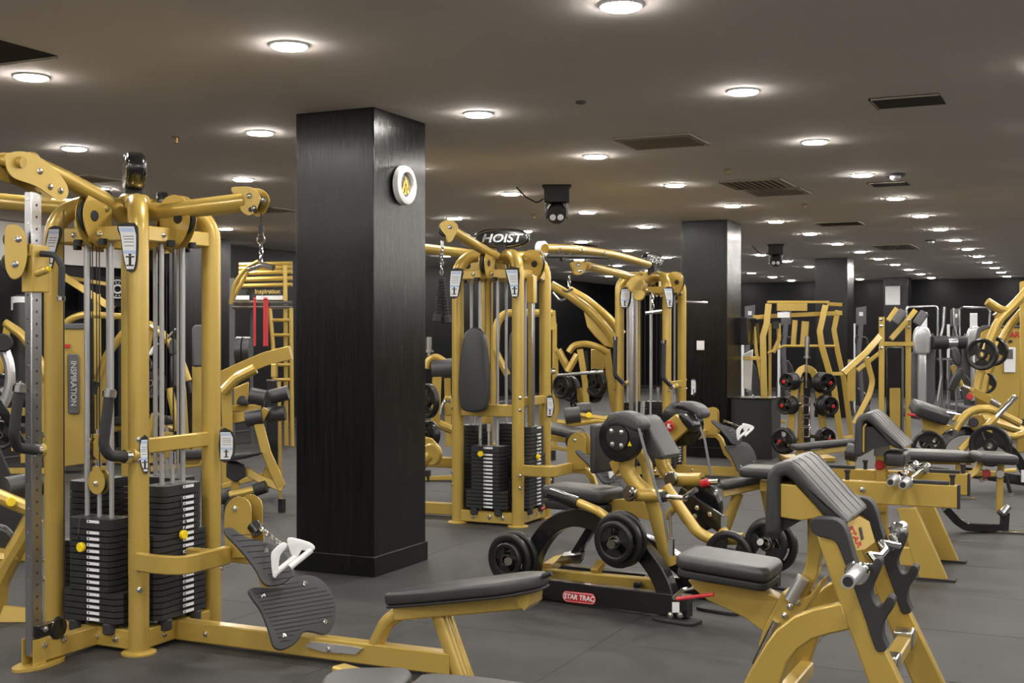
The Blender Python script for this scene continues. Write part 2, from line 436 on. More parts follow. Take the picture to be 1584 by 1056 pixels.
def tower(x0, y0, S, loc_label, name='cable_tower', cfg=None):
    cfg = cfg or {}
    t = thing(name, loc_label, 'cable machine', (x0-S/2, y0+S/2, 0), 'four sided gold cable towers')
    Z = V((0, 0, 1)); cx, cy = x0-S/2, y0+S/2; C = V((cx, cy, 0))
    cor = [(x0, y0), (x0, y0+S), (x0-S, y0+S), (x0-S, y0)]
    for (x, y) in cor:
        m = M().tube([(x, y, .012), (x, y, 2.215), (cx+(x-cx)*.12, cy+(y-cy)*.12, 2.215)], .050, .17, 20)
        m.lathe([(1e-4, 0), (.085, 0), (.085, .008), (.075, .014), (.05, .016)], (x, y, 0), Z, 24)
        part('post', m, GOLD, t)
    part('hub', M().disc((cx, cy, 2.215), Z, .075, .13).disc((cx, cy, 2.17), Z, .10, .012), GOLD, t)
    sides = [(V((0, -1, 0)), V((1, 0, 0))), (V((1, 0, 0)), V((0, 1, 0))), (V((0, 1, 0)), V((-1, 0, 0))), (V((-1, 0, 0)), V((0, -1, 0)))]
    for i, (n, a) in enumerate(sides):
        c = C+n*(S/2)
        m = M().bar([c-a*(S/2)+Z*2.055, c+a*(S/2)+Z*2.055], .045, .075)
        m.bolt(c+a*.05+n*.024+Z*2.055, n, .013); m.bolt(c-a*.12+n*.024+Z*2.055, n, .011); part('top_rail', m, GOLD, t)
        m = M().bar([c-a*(S/2)+Z*.065, c+a*(S/2)+Z*.065], .05, .095)
        for s in (-.12, .03, .15): m.bolt(c+a*s+n*.027+Z*.065, n, .014)
        part('base_beam', m, GOLD, t)
        if i == 1 or cfg.get('midall'):
            part('mid_rail', M().bar([c-a*(S/2)+Z*1.01, c+a*(S/2)+Z*1.01], .04, .075), GOLD, t)
        housing(t, (c.x, c.y), n, 2.115)
        m = M()
        for s in (-.08, .08): m.cyl(c+a*s+n*.035+Z*2.0, c+a*s+n*.035+Z*2.03, .022)
        part('rod_collar', m, BLKM, t)
        st = cfg['stacks'][i]
        weight_stack(t, (c.x+n.x*-.025, c.y+n.y*-.025), n, a, .14, st[0], st[1], 2.03, pin=st[2], pulley=st[3])
    m = M()
    for (x, y) in cor:
        r = (V((x, y, 0))-C).normalized()
        for z in (.42, .32, 1.05, .95): m.bolt(V((x, y, z))+r*.051, r, .011)
    part('bolt_set', m, CHR, t, kind='stuff')
    # cables
    m = M()
    for n, a in sides:
        c = C+n*(S/2+.0)
        for s in (-.02, .025): m.cyl(c+a*s+Z*.9, c+a*s+Z*2.05, .0032, 6)
    part('cable', m, CBL, t)
    return t, C

def sign(parent, c, axis, txt, w=.46, h=.19, th=.09, size=.13, sx=1.22):
    c = V(c); a = V(axis).normalized(); Z = V((0, 0, 1)); n = a.cross(Z)
    out = []
    for k in range(32):
        t = 2*math.pi*k/32; ct, s_ = math.cos(t), math.sin(t)
        out.append(c+a*(w/2*math.copysign(abs(ct)**.8, ct))+Z*(h/2*math.copysign(abs(s_)**.8, s_))-n*th/2)
    b = part('sign_board', M().slab(out, n*th, .02), BLKP, parent)
    for sgn in (1, -1):
        m = M(); ring = [c+a*(w*.465*math.cos(2*math.pi*k/32))+Z*(h*.43*math.sin(2*math.pi*k/32))+n*sgn*(th/2+.001) for k in range(32)]
        m.tube(ring, .003, 0, 6, closed=True); part('rim_line', m, STL, b)
        text('lettering', txt, size, c+n*sgn*(th/2+.003)-Z*.004, -a*sgn if (a*sgn).cross(Z).dot(n*sgn) < 0 else a*sgn, Z, CHR, b, .004, .0022, .25, sx=sx)
    part('sign_bracket', M().bar([c-Z*(h/2+.09), c-Z*(h/2-.03)], .09, .07, up=a), BLKM, parent)
    return b

def grip_arm(parent, pts, r, cap, lab='black curved grip with chrome cap'):
    g = part('grip_handle', M().tube(pts, r, .07, 14), RUB, parent, lab)
    a, b = V(pts[0]), V(pts[1]); d = (a-b).normalized()
    part('end_cap', M().cyl(a-d*.005, a+d*.025, r*1.25, 16).cyl(a+d*.02, a+d*.032, r*1.05, 16), CHR, g)
    a, b = V(pts[-1]), V(pts[-2]); d = (a-b).normalized()
    part('collar', M().cyl(a-d*.005, a+d*.025, r*1.25, 16), CHR, g)
    part('pivot_stub', M().cyl(a+d*.02, V(cap), .02, 12).disc(cap, d, .034, .03), GOLD, g)

# ---------------- front tower
FX, FY, SS = -4.215, 4.69, .55
tA, CA = tower(FX, FY, SS, 'large gold cable tower nearest the camera at left, with chrome slotted upright', cfg=dict(stacks=[(.665, 5, .7, True), (.80, 14, .62, False), (.80, 13, .6, True), (.80, 12, .5, True)]))
sign(tA, CA+V((0, 0, 2.40)), (-1, 1, 0), 'HOIST')
m = M()
for s in (-1, 1): m.lathe([(1e-4, -.03), (.045, -.03), (.055, -.01), (.055, .02), (.04, .03), (1e-4, .03)], CA+V((0.02, -.02, 2.245))+V((s*.1, s*.1, 0)), (1, 1, 0), 20)
part('hub_cap', m, BLKP, tA)
xa = CA.x
# arm towards the camera with its two curved cheek plates
q = [PX(190, 335, xa), PX(160, 308, xa), PX(100, 276, xa), PX(60, 258, xa)]
part('pulley_arm', M().tube([CA+V((0, 0, 2.1)), q[0], q[1], q[2], q[3]], .042, .1, 16), GOLD, tA)
ol = [(7, 240), (16, 236), (30, 234), (48, 237), (66, 247), (82, 260), (95, 275), (103, 288), (104, 300), (99, 308), (88, 309), (72, 299), (55, 288), (36, 281), (20, 275), (10, 262)]
m = M()
for dx in (.045, -.051): m.prism(smooth([PX(a, b, xa+.045) + V((dx-.045, 0, 0)) for a, b in ol], 3), (.006, 0, 0))
for a, b in ((62, 265), (78, 289), (94, 295)): m.bolt(PX(a, b, xa+.052), (1, 0, 0), .012)
ap = part('arm_cheek', m, GOLD, tA)
part('pulley', M().disc(PX(78, 272, xa+.02), (1, 0, 0), .052, .03).disc(PX(50, 252, xa+.02), (1, 0, 0), .052, .03).disc(PX(25, 258, xa), (1, 0, 0), .055, .03), GOLD2, ap)
b0 = PX(36, 251, xa+.07)
m = M().cyl(b0+V((-.30, -.06, .035)), b0, .026); part('pivot_tube', m, GOLD, tA)
part('pull_bar', M().cyl(b0+V((-.25, -.05, .03)), b0+V((-.9, -.18, .10)), .022), STLD, tA)
# arm to the left
part('pulley_arm', M().tube([CA+V((-.05, .0, 2.2)), CA+V((-.6, -.02, 2.25)), CA+V((-1.3, -.04, 2.33))], .045, .2, 16), GOLD, tA)
# arm to the right with its head
yb = CA.y
h1 = PY(385, 312, yb)
part('pulley_arm', M().tube([CA+V((0, 0, 2.2)), PY(250, 328, yb), h1], .047, .2, 16), GOLD, tA)
hd = [(366, 291), (378, 290), (392, 290), (404, 296), (410, 308), (407, 318), (403, 328), (394, 334), (385, 331), (379, 322), (384, 310), (380, 300), (368, 300)]
m = M()
for dy in (-.04, .034): m.prism(smooth([PY(a, b, yb) + V((0, dy, 0)) for a, b in hd], 2), (0, .006, 0))
for a, b in ((408, 309), (393, 322), (386, 303)): m.bolt(PY(a, b, yb-.04)-V((0, .002, 0)), (0, -1, 0), .011)
hh = part('arm_head', m, GOLD, tA)
part('pulley', M().disc(PY(393, 312, yb), (0, 1, 0), .04, .03), BLKM, hh)
part('arm_head_slot', M().disc(PY(387.5, 324, yb-.042), (0, 1, 0), .012, .006).disc(PY(395, 326, yb-.042), (0, 1, 0), .012, .006), BLKM, hh)
part('cable', M().cyl(PY(404, 330, yb), PY(404, 352, yb), .0035, 6).cyl(PY(404, 349, yb), PY(404, 362, yb), .013, 12), CBL, tA)
# the handle hanging from it
hg = thing('pull_handle', 'chrome handle hung on a chain from the right arm of the front tower', 'handle', PY(404, 418, yb))
part('snap_hook', M().ring(PY(404, 369, yb), (.2, 1, 0), .026, .005, 20, 8), CHR, hg)
part('chain', M().chain(PY(404, 376, yb), PY(404, 405, yb), .0045, .035), CHR, hg)
part('grip', M().tube([PY(385, 416, yb), PY(405, 409, yb), PY(423, 414, yb)], .015, .03, 12), CHR, hg)
# chrome slotted upright in front of the tower
xc_, yc_ = xa, 4.29
m = M().box((xc_, yc_, .06+1.08), (.044, .064, 2.17))
up = part('slotted_upright', m, STL, tA, bevel=.004)
m = M()
for k in range(36):
    z = .22+k*.0555
    m.disc((xc_+.0215, yc_, z), (1, 0, 0), .007, .002, 8)
part('pin_hole_row', m, BLKM, up, kind='stuff')
m = M()
for k in range(18): m.disc((xc_, yc_-.0315, .3+k*.111), (0, 1, 0), .006, .004, 8)
part('rivet_row', m, CHR, up, kind='stuff')
m = M().prism(smooth([(xc_+.10*math.cos(t)*.75, yc_+.03+.15*math.sin(t), 0) for t in [2*math.pi*k/16 for k in range(16)]], 1), (0, 0, .014))
part('floor_foot', m, GOLD, tA)
m = M().bar([(xc_, yc_+.04, .066), (xc_, FY-.02, .066)], .06, .095); m.box((xc_-.035, yc_-.0, .075), (.006, .075, .12)).box((xc_+.035, yc_-.0, .075), (.006, .075, .12))
part('base_arm', m, GOLD, tA)
m = M().disc((xc_+.03, yc_+.12, .16), (1, 0, 0), .055, .02).box((xc_+.012, yc_+.05, .165), (.05, .12, .055)); part('foot_pulley', m, BLKP, tA)
m = M()
for p in ((xc_+.042, yc_+.03, .175), (xc_+.04, yc_+.03, .10), (xc_+.04, yc_+.15, .10)): m.bolt(p, (1, 0, 0), .012)
part('foot_bolt', m, CHR, tA)
part('lift_cable', M().cyl((xc_+.05, yc_+.14, .16), (xc_+.05, yc_+.14, 2.15), .003, 6), CBL, tA)
# carriage on the upright
zc = 1.93
m = M().box((xc_+.005, yc_+.01, 1.865), (.075, .10, .22)); m.box((xc_-.02, yc_-.03, 1.95), (.10, .03, .06)).box((xc_-.04, yc_-.05, 1.87), (.03, .06, .02))
m.cyl((xc_+.03, yc_-.02, 1.84), (xc_+.09, yc_+.0, 1.86), .018)
cg = part('slide_carriage', m, GOLD, tA, bevel=.004)
m = M()
for a, b in ((2, 375), (22, 398)):
    pass
sw = [(9, 352), (22, 347), (33, 352), (41, 368), (42, 395), (38, 415), (30, 428), (18, 430), (9, 415), (7, 385)]
cen = V((xc_-.02, yc_-.13, 0))
m = M()
nn = V((.72, -.69, 0))
for k in (0, 1): m.prism(smooth([PN(a, b, cen, nn)-nn*(.075*k) for a, b in sw], 3), -nn*.006)
for a, b in ((28, 370), (23, 409)): m.bolt(PN(a, b, cen, nn)+nn*.002, nn, .012)
sp = part('swivel_cheek', m, GOLD, tA)
part('pulley', M().disc(PN(22, 370, cen, nn)-nn*.037, nn, .05, .03).disc(PN(20, 407, cen, nn)-nn*.037, nn, .055, .03), BLKM, sp)
g0 = V((xc_+.05, yc_-.0, 1.935))
part('carriage_grip', M().tube([g0, g0+V((.07, .02, -.005)), g0+V((.10, .03, -.06)), g0+V((.095, .03, -.20))], .015, .05, 12), RUB, cg)
part('grip_end', M().disc(g0+V((.095, .03, -.21)), (0, 0, 1), .019, .022), CHR, cg)
part('lock_pin', M().disc((xc_+.095, yc_+.0, 1.862), (1, 0, 0), .012, .02), YEL, cg)
# press grips
grip_arm(tA, [P(169, 612, 5.85), P(160, 688, 5.85), P(168, 705, 5.87), P(193, 706, 5.95)], .026, P(207, 703, 5.99))
grip_arm(tA, [P(30, 604, 5.6), P(21, 670, 5.6), P(26, 692, 5.65), P(54, 696, 5.78)], .024, P(62, 696, 5.84))
# bent lower rail and low pulley station on the right side
zr = .475
rl = [PZ(214, 868, zr), PZ(240, 872, zr), PZ(280, 874, zr), PZ(310, 868, zr), PZ(352, 858, zr)]
BOW = part('bowed_rail', M().bar(smooth([(p.x, p.y, zr) for p in rl], 4, False), .035, .088), GOLD, tA)
RCL = part('rail_clamp', M().cyl((FX, FY, .39), (FX, FY, .56), .0512, 20), GOLD, tA)
ylo = CA.y
m = M()
for dy in (-.045, .045):
    y = ylo+dy
    pl = [(347, 800), (350, 782), (360, 770), (371, 768), (382, 773), (388, 785), (388, 815), (390, 856), (371, 862), (352, 858), (347, 830)]
    m.prism(smooth([PY(a, b, ylo-.045)+V((0, dy+.045, 0)) for a, b in pl], 2), (0, .006, 0))
m.bolt(PY(363, 787, ylo-.047), (0, -1, 0), .012); m.bolt(PY(344, 868, ylo-.09), (0, -1, 0), .012)
lp = part('low_pulley_cheek', m, GOLD, tA)
part('pulley', M().disc(PY(366, 790, ylo), (0, 1, 0), .075, .03), BLKM, lp)
z1 = PY(395, 864, ylo)
FPB = part('foot_plate_bracket', M().bar([(FX+.08, ylo, z1.z), PY(395, 864, ylo), PY(406, 880, ylo), PY(420, 925, ylo), PY(440, 950, ylo), PY(450, 990, ylo)], .05, .05, up=(0, 1, 0), bend=.05), GOLD, tA)
# foot plates
def footplate(px, dy, ctr, ribdir):
    # plane facing the user (+X) and leaning back
    pass
n1 = V((.86, -.42, .45)).normalized()
fp = [(385, 914), (392, 908), (412, 908), (436, 906), (450, 897), (466, 890), (484, 890), (504, 902), (517, 925), (520, 950), (514, 972), (502, 981), (484, 977), (470, 978), (462, 990), (450, 1000), (434, 1005), (423, 998), (416, 975), (404, 945), (390, 925)]
c0 = PY(450, 945, ylo-.12)
m = M().slab(smooth([PN(a, b, c0, n1) for a, b in fp], 3), -n1*.018, .006)
f1 = part('foot_plate', m, RIB, tA, 'ribbed black rubber foot plate')
m = M()
for k in range(13):
    y = 919+k*6.2; a = max(392+(k-0)*2.7, 392+k*3.1); b = [470, 492, 505, 511, 515, 517, 517, 516, 515, 508, 466, 455, 448][k]
    m.cyl(PN(a+4, y-1, c0, n1), PN(b, y-1-(b-a)*.16, c0, n1), .0022, 5)
part('tread_line', m, BLKM, f1, kind='stuff')
m = M()
for a, b in ((407, 921), (472, 902), (504, 961), (440, 983)): m.bolt(PN(a, b, c0, n1), n1, .009)
part('plate_screw', m, CHR, f1)
n2 = V((.62, -.55, .56)).normalized(); c1 = P(400, 860, 5.83)
fp2 = [(346, 818), (352, 815), (362, 817), (378, 828), (396, 834), (412, 838), (430, 845), (444, 860), (452, 878), (450, 893), (436, 903), (418, 906), (406, 900), (396, 882), (380, 860), (362, 840), (350, 828)]
f2 = part('foot_plate', M().slab(smooth([PN(a, b, c1, n2) for a, b in fp2], 3), -n2*.018, .006), RIB, tA, 'ribbed black rubber foot plate')
m = M()
for k in range(10):
    x = 360+k*8; y = 822+k*8.2
    m.cyl(PN(x-2, y+6+k*.4, c1, n2), PN(x+38-k*.8, y+4, c1, n2), .0022, 5)
part('tread_line', m, BLKM, f2, kind='stuff')
part('plate_screw', M().bolt(PN(412, 851, c1, n2), n2, .009), CHR, f2)
# hanging stirrup handle on chain
st = thing('stirrup_handle', 'white double row handle lying on the upper foot plate of the front tower', 'handle', PY(440, 870, ylo-.02))
vh = ray(450, 860).normalized(); dA, dB_ = 5.72, 5.76
for pl, dd in (([(419, 860), (423, 850), (436, 839), (443, 840), (444, 846), (434, 858), (431, 874), (429, 890), (422, 892)], dA), ([(444, 834), (452, 831), (478, 838), (487, 845), (485, 851), (474, 852), (466, 851), (460, 864), (453, 863), (447, 848)], dB_)):
    part('side_plate', M().slab(smooth([P(a, b, dd) for a, b in pl], 2), vh*.016, .005), WHT, st)
part('cross_grip', M().cyl(P(426, 886, dA+.01), P(457, 861, dB_+.01), .014), WHT, st)
part('cross_grip', M().cyl(P(449, 877, dA+.01), P(482, 850, dB_+.01), .014), WHT, st)
part('chain', M().chain(P(402, 816, 5.95), P(437, 843, 5.76), .0042, .036), CHR, st)
part('cable_stop', M().disc(PY(396, 817, ylo-.03), (.7, 0, -.7), .034, .06), BLKP, tA)
# long base beam, ramp, bench
yb2 = ylo
m = M().bar([(FX, yb2, .065), (-3.02, yb2, .065), (-2.625, yb2, .065)], .075, .10)
for x in (-4.0, -3.2): m.bolt((x, yb2-.038, .065), (0, -1, 0), .011)
LBB = part('long_base_beam', m, GOLD, tA)
m = M().prism([PY(473, 1000, yb2-.05), PY(480, 992, yb2-.05), PY(545, 1000, yb2-.05), PY(560, 1003, yb2-.05), PY(550, 1012, yb2-.05), PY(500, 1008, yb2-.05)], (0, .11, 0)); m.bolt(PY(508, 1004, yb2-.055), (0, -1, 0), .009)
part('foot_ramp', m, SILV, tA, 'polished steel stop on the beam')
bn = thing('row_bench', 'low gold-framed bench with black tapered pad in the foreground', 'bench', (-2.9, yb2, 0))
part('front_leg', M().tube([PY(573, 1014, yb2), PY(598, 962, yb2), PY(622, 945, yb2), PY(700, 940, yb2)], .036, .12, 16), GOLD, bn)
part('rear_leg', M().tube([PY(676, 942, yb2), PY(714, 1050, yb2)], .036, 0, 16), GOLD, bn)
part('rear_leg', M().tube([PY(690, 945, yb2+.03), PY(727, 1050, yb2+.03)], .024, 0, 16), GOLD, bn)
a0, a1 = PY(618, 944, yb2), PY(812, 926, yb2)
part('seat_rail', M().bar([a0, a1], .11, .075), GOLD, bn)
part('end_gusset', M().prism([PY(794, 924, yb2-.07), PY(820, 916, yb2-.07), PY(818, 936, yb2-.07), PY(811, 944, yb2-.07), PY(803, 938, yb2-.07)], (0, .14, 0)), GOLD, bn)
tp0, tp1 = PY(604, 914, yb2), PY(838, 886, yb2); ex = (tp1-tp0).normalized(); nn = ex.cross(V((0, 1, 0))); nn = nn if nn.z > 0 else -nn
L = (tp1-tp0).length
outl = [(0, -.05), (.03, -.07), (L*.3, -.115), (L*.62, -.14), (L*.82, -.15), (L-.05, -.10), (L, -.06), (L, .06), (L-.05, .10), (L*.82, .15), (L*.62, .14), (L*.3, .115), (.03, .07), (0, .05)]
pts = [tp0+ex*x+V((0, y, 0)) for x, y in outl]
part('seat_pad', M().slab(smooth(pts, 2), -nn*.058, .016), VINYL, bn)
part('pad_board', M().slab(smooth([p-nn*.058 for p in pts], 2), -nn*.012, .004), BLKM, bn)
part('front_bar', M().cyl(PY(838, 892, yb2), PY(853, 886, yb2), .012), BLKM, bn)
# placards
nF = V((.45, -.89, 0)); cF = V((FX, FY, 0))+nF*.062
placard(tA, [PN(a, b, cF, nF) for a, b in ((181, 347), (209, 345), (214, 362), (213, 400), (208, 418), (196, 419), (190, 396), (186, 366))], nF)
cL = V((FX-SS, FY, 0))+nF*.062
placard(tA, [PN(a, b, cL, nF) for a, b in ((76, 352), (92, 350), (95, 360), (88, 385), (80, 415), (70, 410), (70, 380))], nF)
nF2 = V((.85, -.53, 0)); cF2 = V((FX, FY, 0))+nF2*.062
placard(tA, [PN(a, b, cF2, nF2) for a, b in ((219, 677), (229, 676), (230, 728), (223, 731), (217, 715), (216, 690))], nF2)
cR = V((FX+.02, FY+SS-.06, 0)); nR = V((.45, -.89, 0))
placard(tA, [PN(a, b, cR, nR) for a, b in ((340, 665), (356, 665), (363, 676), (363, 700), (357, 712), (340, 712))], nR)
# ---------------- middle and far towers
LOWP = [FPB, BOW, RCL, lp, f1, f2]
def add_low(t):
    for p in LOWP: dup(p, p.location.copy(), None, None, t)
def stirrup(t, dy, lab):
    c = dup(st, V(st.location)+V((0, dy, 0)), None, lab); return c
MY = 9.10
tB, CB = tower(FX, MY, SS, 'gold cable tower right of the big column, with tall oval back pad and ropes', cfg=dict(stacks=[(.665, 5, .85, False), (.80, 14, .62, False), (.80, 13, .6, False), (.80, 12, .5, False)]))
dB = CB-CA
add_low(tB)
stirrup(t=tB, dy=dB.y, lab='white stirrup handle hanging at the foot plate of the middle cable tower')
sign(tB, CB+V((0.02, -.05, 2.365)), (1, .35, 0), 'HOIST', .47, .165, .07, .095)
part('front_rail', M().bar([(FX, MY, .94), (FX-SS, MY, .94)], .05, .10), GOLD, tB)
yq = MY-.13
op = [(716, 519), (724, 509), (732, 506.5), (741, 509), (748, 519), (752, 545), (755, 590), (753, 622), (748, 634), (732, 637.5), (716, 635), (710, 624), (708, 590), (711, 545)]
part('back_pad', M().slab(smooth([PY(a, b, yq) for a, b in op], 3), (0, .065, 0), .022, 4), VINYL, tB, 'tall tapered black back pad')
part('pad_bracket', M().bar([PY(732, 628, yq+.05), PY(732, 628, MY)], .06, .08), GOLD, tB)
# arm towards the camera, with ropes
xb = CB.x
A1 = PX(700, 357, xb)
part('pulley_arm', M().tube([CB+V((0, .0, 2.1)), CB+V((0, -.05, 2.2)), CB+V((0, -.25, 2.23)), A1], .042, .12, 16), GOLD, tB)
hq = [(680, 347), (688, 341), (697, 341), (706, 347), (707, 356), (702, 366), (697, 374), (691, 374), (688, 364), (681, 356)]
m = M(); nq = V((.6, -.8, 0)); 
for k in (-.03, .03): m.prism(smooth([PN(a, b, A1, nq)-nq*k for a, b in hq], 2), nq*.006)
m.bolt(PN(695, 352, A1, nq)+nq*.037, nq, .012)
part('arm_head', m, GOLD, tB)
part('pulley', M().disc(PN(688, 356, A1, nq), nq, .05, .035), BLKM, tB)
HP = PN(684, 372, A1, nq)
rp = thing('triceps_rope', 'pair of black braided ropes on a chain from the middle tower', 'rope', PN(684, 440, A1, nq))
part('chain', M().cyl(HP, HP-V((0, 0, .05)), .012, 10).chain(HP-V((0, 0, .05)), PN(683, 425, A1, nq), .006, .045), CHR, rp)
for dx, b in ((-6, 492), (8, 494)):
    m = M(); a = PN(683, 432, A1, nq); c = PN(683+dx, b, A1, nq); n = 26
    for k in range(n):
        p = a.lerp(c, k/n); r = .028; m.disc(p, (c-a)+V((.1*(-1)**k, .08, 0))*.3, r, (c-a).length/n*.8, 10)
    m.cyl(a, c, .02, 8); m.disc(c, c-a, .036, .06, 12)
    part('rope_tail', m, RUB, rp)
# arm to the left and arm to the right
part('pulley_arm', M().tube([CB+V((-.02, 0, 2.2)), PY(705, 390, CB.y), PY(655, 384, CB.y), PY(620, 384, CB.y)], .042, .2, 16), GOLD, tB)
part('side_base_beam', M().bar([(FX-SS, CB.y, .065), (FX-SS-1.5, CB.y, .065)], .07, .10), GOLD, tB)
part('side_mid_beam', M().bar([(FX-SS, CB.y+.2, .44), (FX-SS-1.3, CB.y+.2, .44)], .06, .09), GOLD, tB)
part('row_station_post', M().disc(PY(668, 703, CB.y), (0, 1, 0), .10, .05).cyl(PY(668, 703, CB.y), PY(650, 720, CB.y), .05), GOLD, tB)
# steel upright at the right face
ux, uy = FX+.03, MY+.12
m = M().box((-4.155, MY+.13, 1.43), (.045, .05, 1.24)); up2 = part('slotted_upright', m, STL, tB, bevel=.004)
for z, s_ in ((1.93, (.06, .07, .22)),): part('upright_bracket', M().box((-4.15, MY+.13, z), s_), GOLD, tB, bevel=.003)
placard(tB, [P(a, b, 9.95) for a, b in ((697, 417), (717, 416), (714, 435), (709, 459), (696, 460), (695, 438))], -ray(705, 440))
placard(tB, [P(a, b, 9.9) for a, b in ((781, 416), (803, 414), (803, 440), (802, 458), (792, 460), (788, 440))], -ray(790, 440))
placard(tB, [P(a, b, 10.4) for a, b in ((846, 613), (855, 614), (858, 628), (855, 643), (846, 644))], -ray(850, 630))
# chrome handle hooked at left post
part('hook', M().tube([P(697, 622, 9.9), P(690, 618, 9.9), P(683, 630, 9.9), P(681, 641, 9.9)], .012, .03, 8), CHR, tB)
TY = 12.98
tC, CC = tower(FX, TY, SS, 'farther gold cable tower beyond the middle one, with oval sign on top', cfg=dict(stacks=[(.665, 5, .5, False), (.80, 14, .62, False), (.80, 13, .6, False), (.80, 12, .5, False)]))
add_low(tC)
stirrup(t=tC, dy=CC.y-CA.y, lab='white stirrup handle hanging at the foot plate of the far cable tower')
dup(LBB, LBB.location.copy(), None, None, tC)
sign(tC, CC+V((.03, -.05, 2.40)), (.16, 1, 0), 'HOIST', .40, .16, .07, .10, .9)
xf = CC.x; H2 = PX(908, 411, xf)
part('pulley_arm', M().tube([CC+V((0, 0, 2.15)), CC+V((0, -.3, 2.17)), H2], .042, .2, 14), GOLD, tC)
hq = [(882, 408), (890, 404), (900, 404), (906, 410), (903, 420), (896, 425), (888, 424), (886, 416)]
m = M()
for k in (-.03, .03): m.prism(smooth([PN(a, b, H2, nq)-nq*k for a, b in hq], 2), nq*.006)
for a, b in ((893, 410), (896, 419)): m.bolt(PN(a, b, H2, nq)+nq*.037, nq, .014)
part('arm_head', m, GOLD, tC)
hk = thing('cable_hook', 'chrome chain hook hanging from the long arm between the middle and far towers', 'hook', PN(880, 440, H2, nq))
part('chain', M().chain(PN(881, 426, H2, nq), PN(880, 446, H2, nq), .007, .05), CHR, hk)
part('snap_ring', M().tube([PN(870, 448, H2, nq), PN(877, 452, H2, nq), PN(886, 447, H2, nq)], .012, .03, 8), CHR, hk)
# bridge between the two towers: twin bent tubes carrying pull-up grips
br = thing('pull_up_bridge', 'long curved gold pull-up bridge joining the middle and far towers', 'pull-up bar', CB+V((0, .3, 2.3)))
for off in (-.07, .30):
    bz = [PX(842+off*3, 384, xb+off), PX(880, 385, xb+off), PX(945, 393, xb+off), PX(1003, 409, xb+off)]
    part('bridge_rail', M().tube(smooth(bz, 5, False), .038, 0, 12), GOLD, br)
part('grip_bar', M().cyl(PX(846, 396, xb+.12), PX(940, 398, xb+.12), .018).cyl(PX(868, 402, xb+.12), PX(884, 392, xb+.12), .016), BLKM, br)
part('cover_cap', M().disc(PX(838, 385, xb+.14), (1, 0, 0), .07, .08), WHT, br)
m = M()
for a, b in ((866, 387), (900, 388), (936, 392)): m.bolt(PX(a, b, xb+.34), (1, 0, 0), .016)
part('bridge_bolt', m, CHR, br)
# far tower steel upright, bar and swivel
part('slotted_upright', M().box((xf, TY-.35, 1.15), (.05, .08, 2.1)), STL, tC, bevel=.004)
part('swivel_cheek', M().disc(P(984, 440, 13.2), (.3, -1, 0), .10, .09).disc(P(988, 456, 13.15), (.3, -1, 0), .065, .11), GOLD, tC)
hb = thing('lat_bar', 'short chrome bar hanging on a chain at the front of the far tower', 'handle', P(1011, 483, 13.2))
part('chain', M().chain(P(1009, 452, 13.2), P(1010, 478, 13.2), .006, .05), CHR, hb)
part('bar', M().cyl(P(998, 484, 13.2), P(1023, 481, 13.2), .02), CHR, hb)
part('long_bar', M().cyl(P(1043, 466, 14.2), P(1094, 468, 14.2), .015), CHR, tC)
placard(tC, [P(a, b, 13.3) for a, b in ((961, 446), (976, 445), (976, 462), (971, 476), (961, 476), (959, 462))], -ray(968, 460))
placard(tC, [P(a, b, 13.35) for a, b in ((1026, 446), (1041, 444), (1042, 462), (1040, 475), (1033, 476), (1030, 462))], -ray(1034, 460))
placard(tC, [P(a, b, 13.8) for a, b in ((1069, 586), (1077, 588), (1077, 608), (1069, 611))], -ray(1072, 600))
for px, py, d in ((955, 560, 13.4), (1030, 565, 13.35)):
    grip_arm(tC, [P(px-3, py-35, d), P(px-4, py+20, d), P(px+8, py+32, d+.05)], .024, P(px+15, py+32, d+.1))
# ================================================================ OLYMPIC PLATES
def oly_mesh(R, th, name='weight_disc', hub=None, n=3):
    m = M(); w = th/2
    m.lathe([(R*.74, -w*.8), (R*.80, -w), (R*.93, -w), (R, -w*.6), (R, w*.6), (R*.93, w), (R*.80, w), (R*.74, w*.8), (R*.74, -w*.8)], (0, 0, 0), (0, 0, 1), 32)
    m.lathe([(.026, -w), (R*.30, -w), (R*.34, -w*.6), (R*.34, w*.6), (R*.30, w), (.026, w), (.026, -w)], (0, 0, 0), (0, 0, 1), 24)
    for k in range(n):
        a0 = 2*math.pi*k/n; sp = math.pi/n*1.05; q = []
        for t in [a0-sp/2*1.3+sp*1.3*i/5 for i in range(6)]: q.append((R*.76*math.cos(t), R*.76*math.sin(t), -w*.55))
        for t in [a0+sp/2*.8-sp*.8*i/5 for i in range(6)]: q.append((R*.32*math.cos(t), R*.32*math.sin(t), -w*.55))
        m.prism(q, (0, 0, w*1.1))
    mi = M(); 
    m.mat(1); m.lathe([(.026, w*.9), (.034, w*.9), (.034, w+.001), (.026, w+.001)], (0, 0, 0), (0, 0, 1), 16)
    return m
PROTO = {}
def disc(c, ax, R, th, lab, group='black grip weight discs', rot=0, red=False):
    key = (round(R, 3), round(th, 3), red)
    ax = V(ax).normalized(); q = V((0, 0, 1)).rotation_difference(ax) @ Matrix.Rotation(rot, 3, 'Z').to_quaternion()
    if key not in PROTO:
        me = M(); b = oly_mesh(R, th)
        o = part('weight_disc', b, [OLY, STLD if not red else RED], loc=(0, 0, 0)); PROTO[key] = o
    else:
        o = PROTO[key].copy(); COL.objects.link(o)
    o['label'] = lab; o['category'] = 'weight plate'; o['group'] = group
    o.rotation_mode = 'QUATERNION'; o.rotation_quaternion = q; o.location = c
    return o
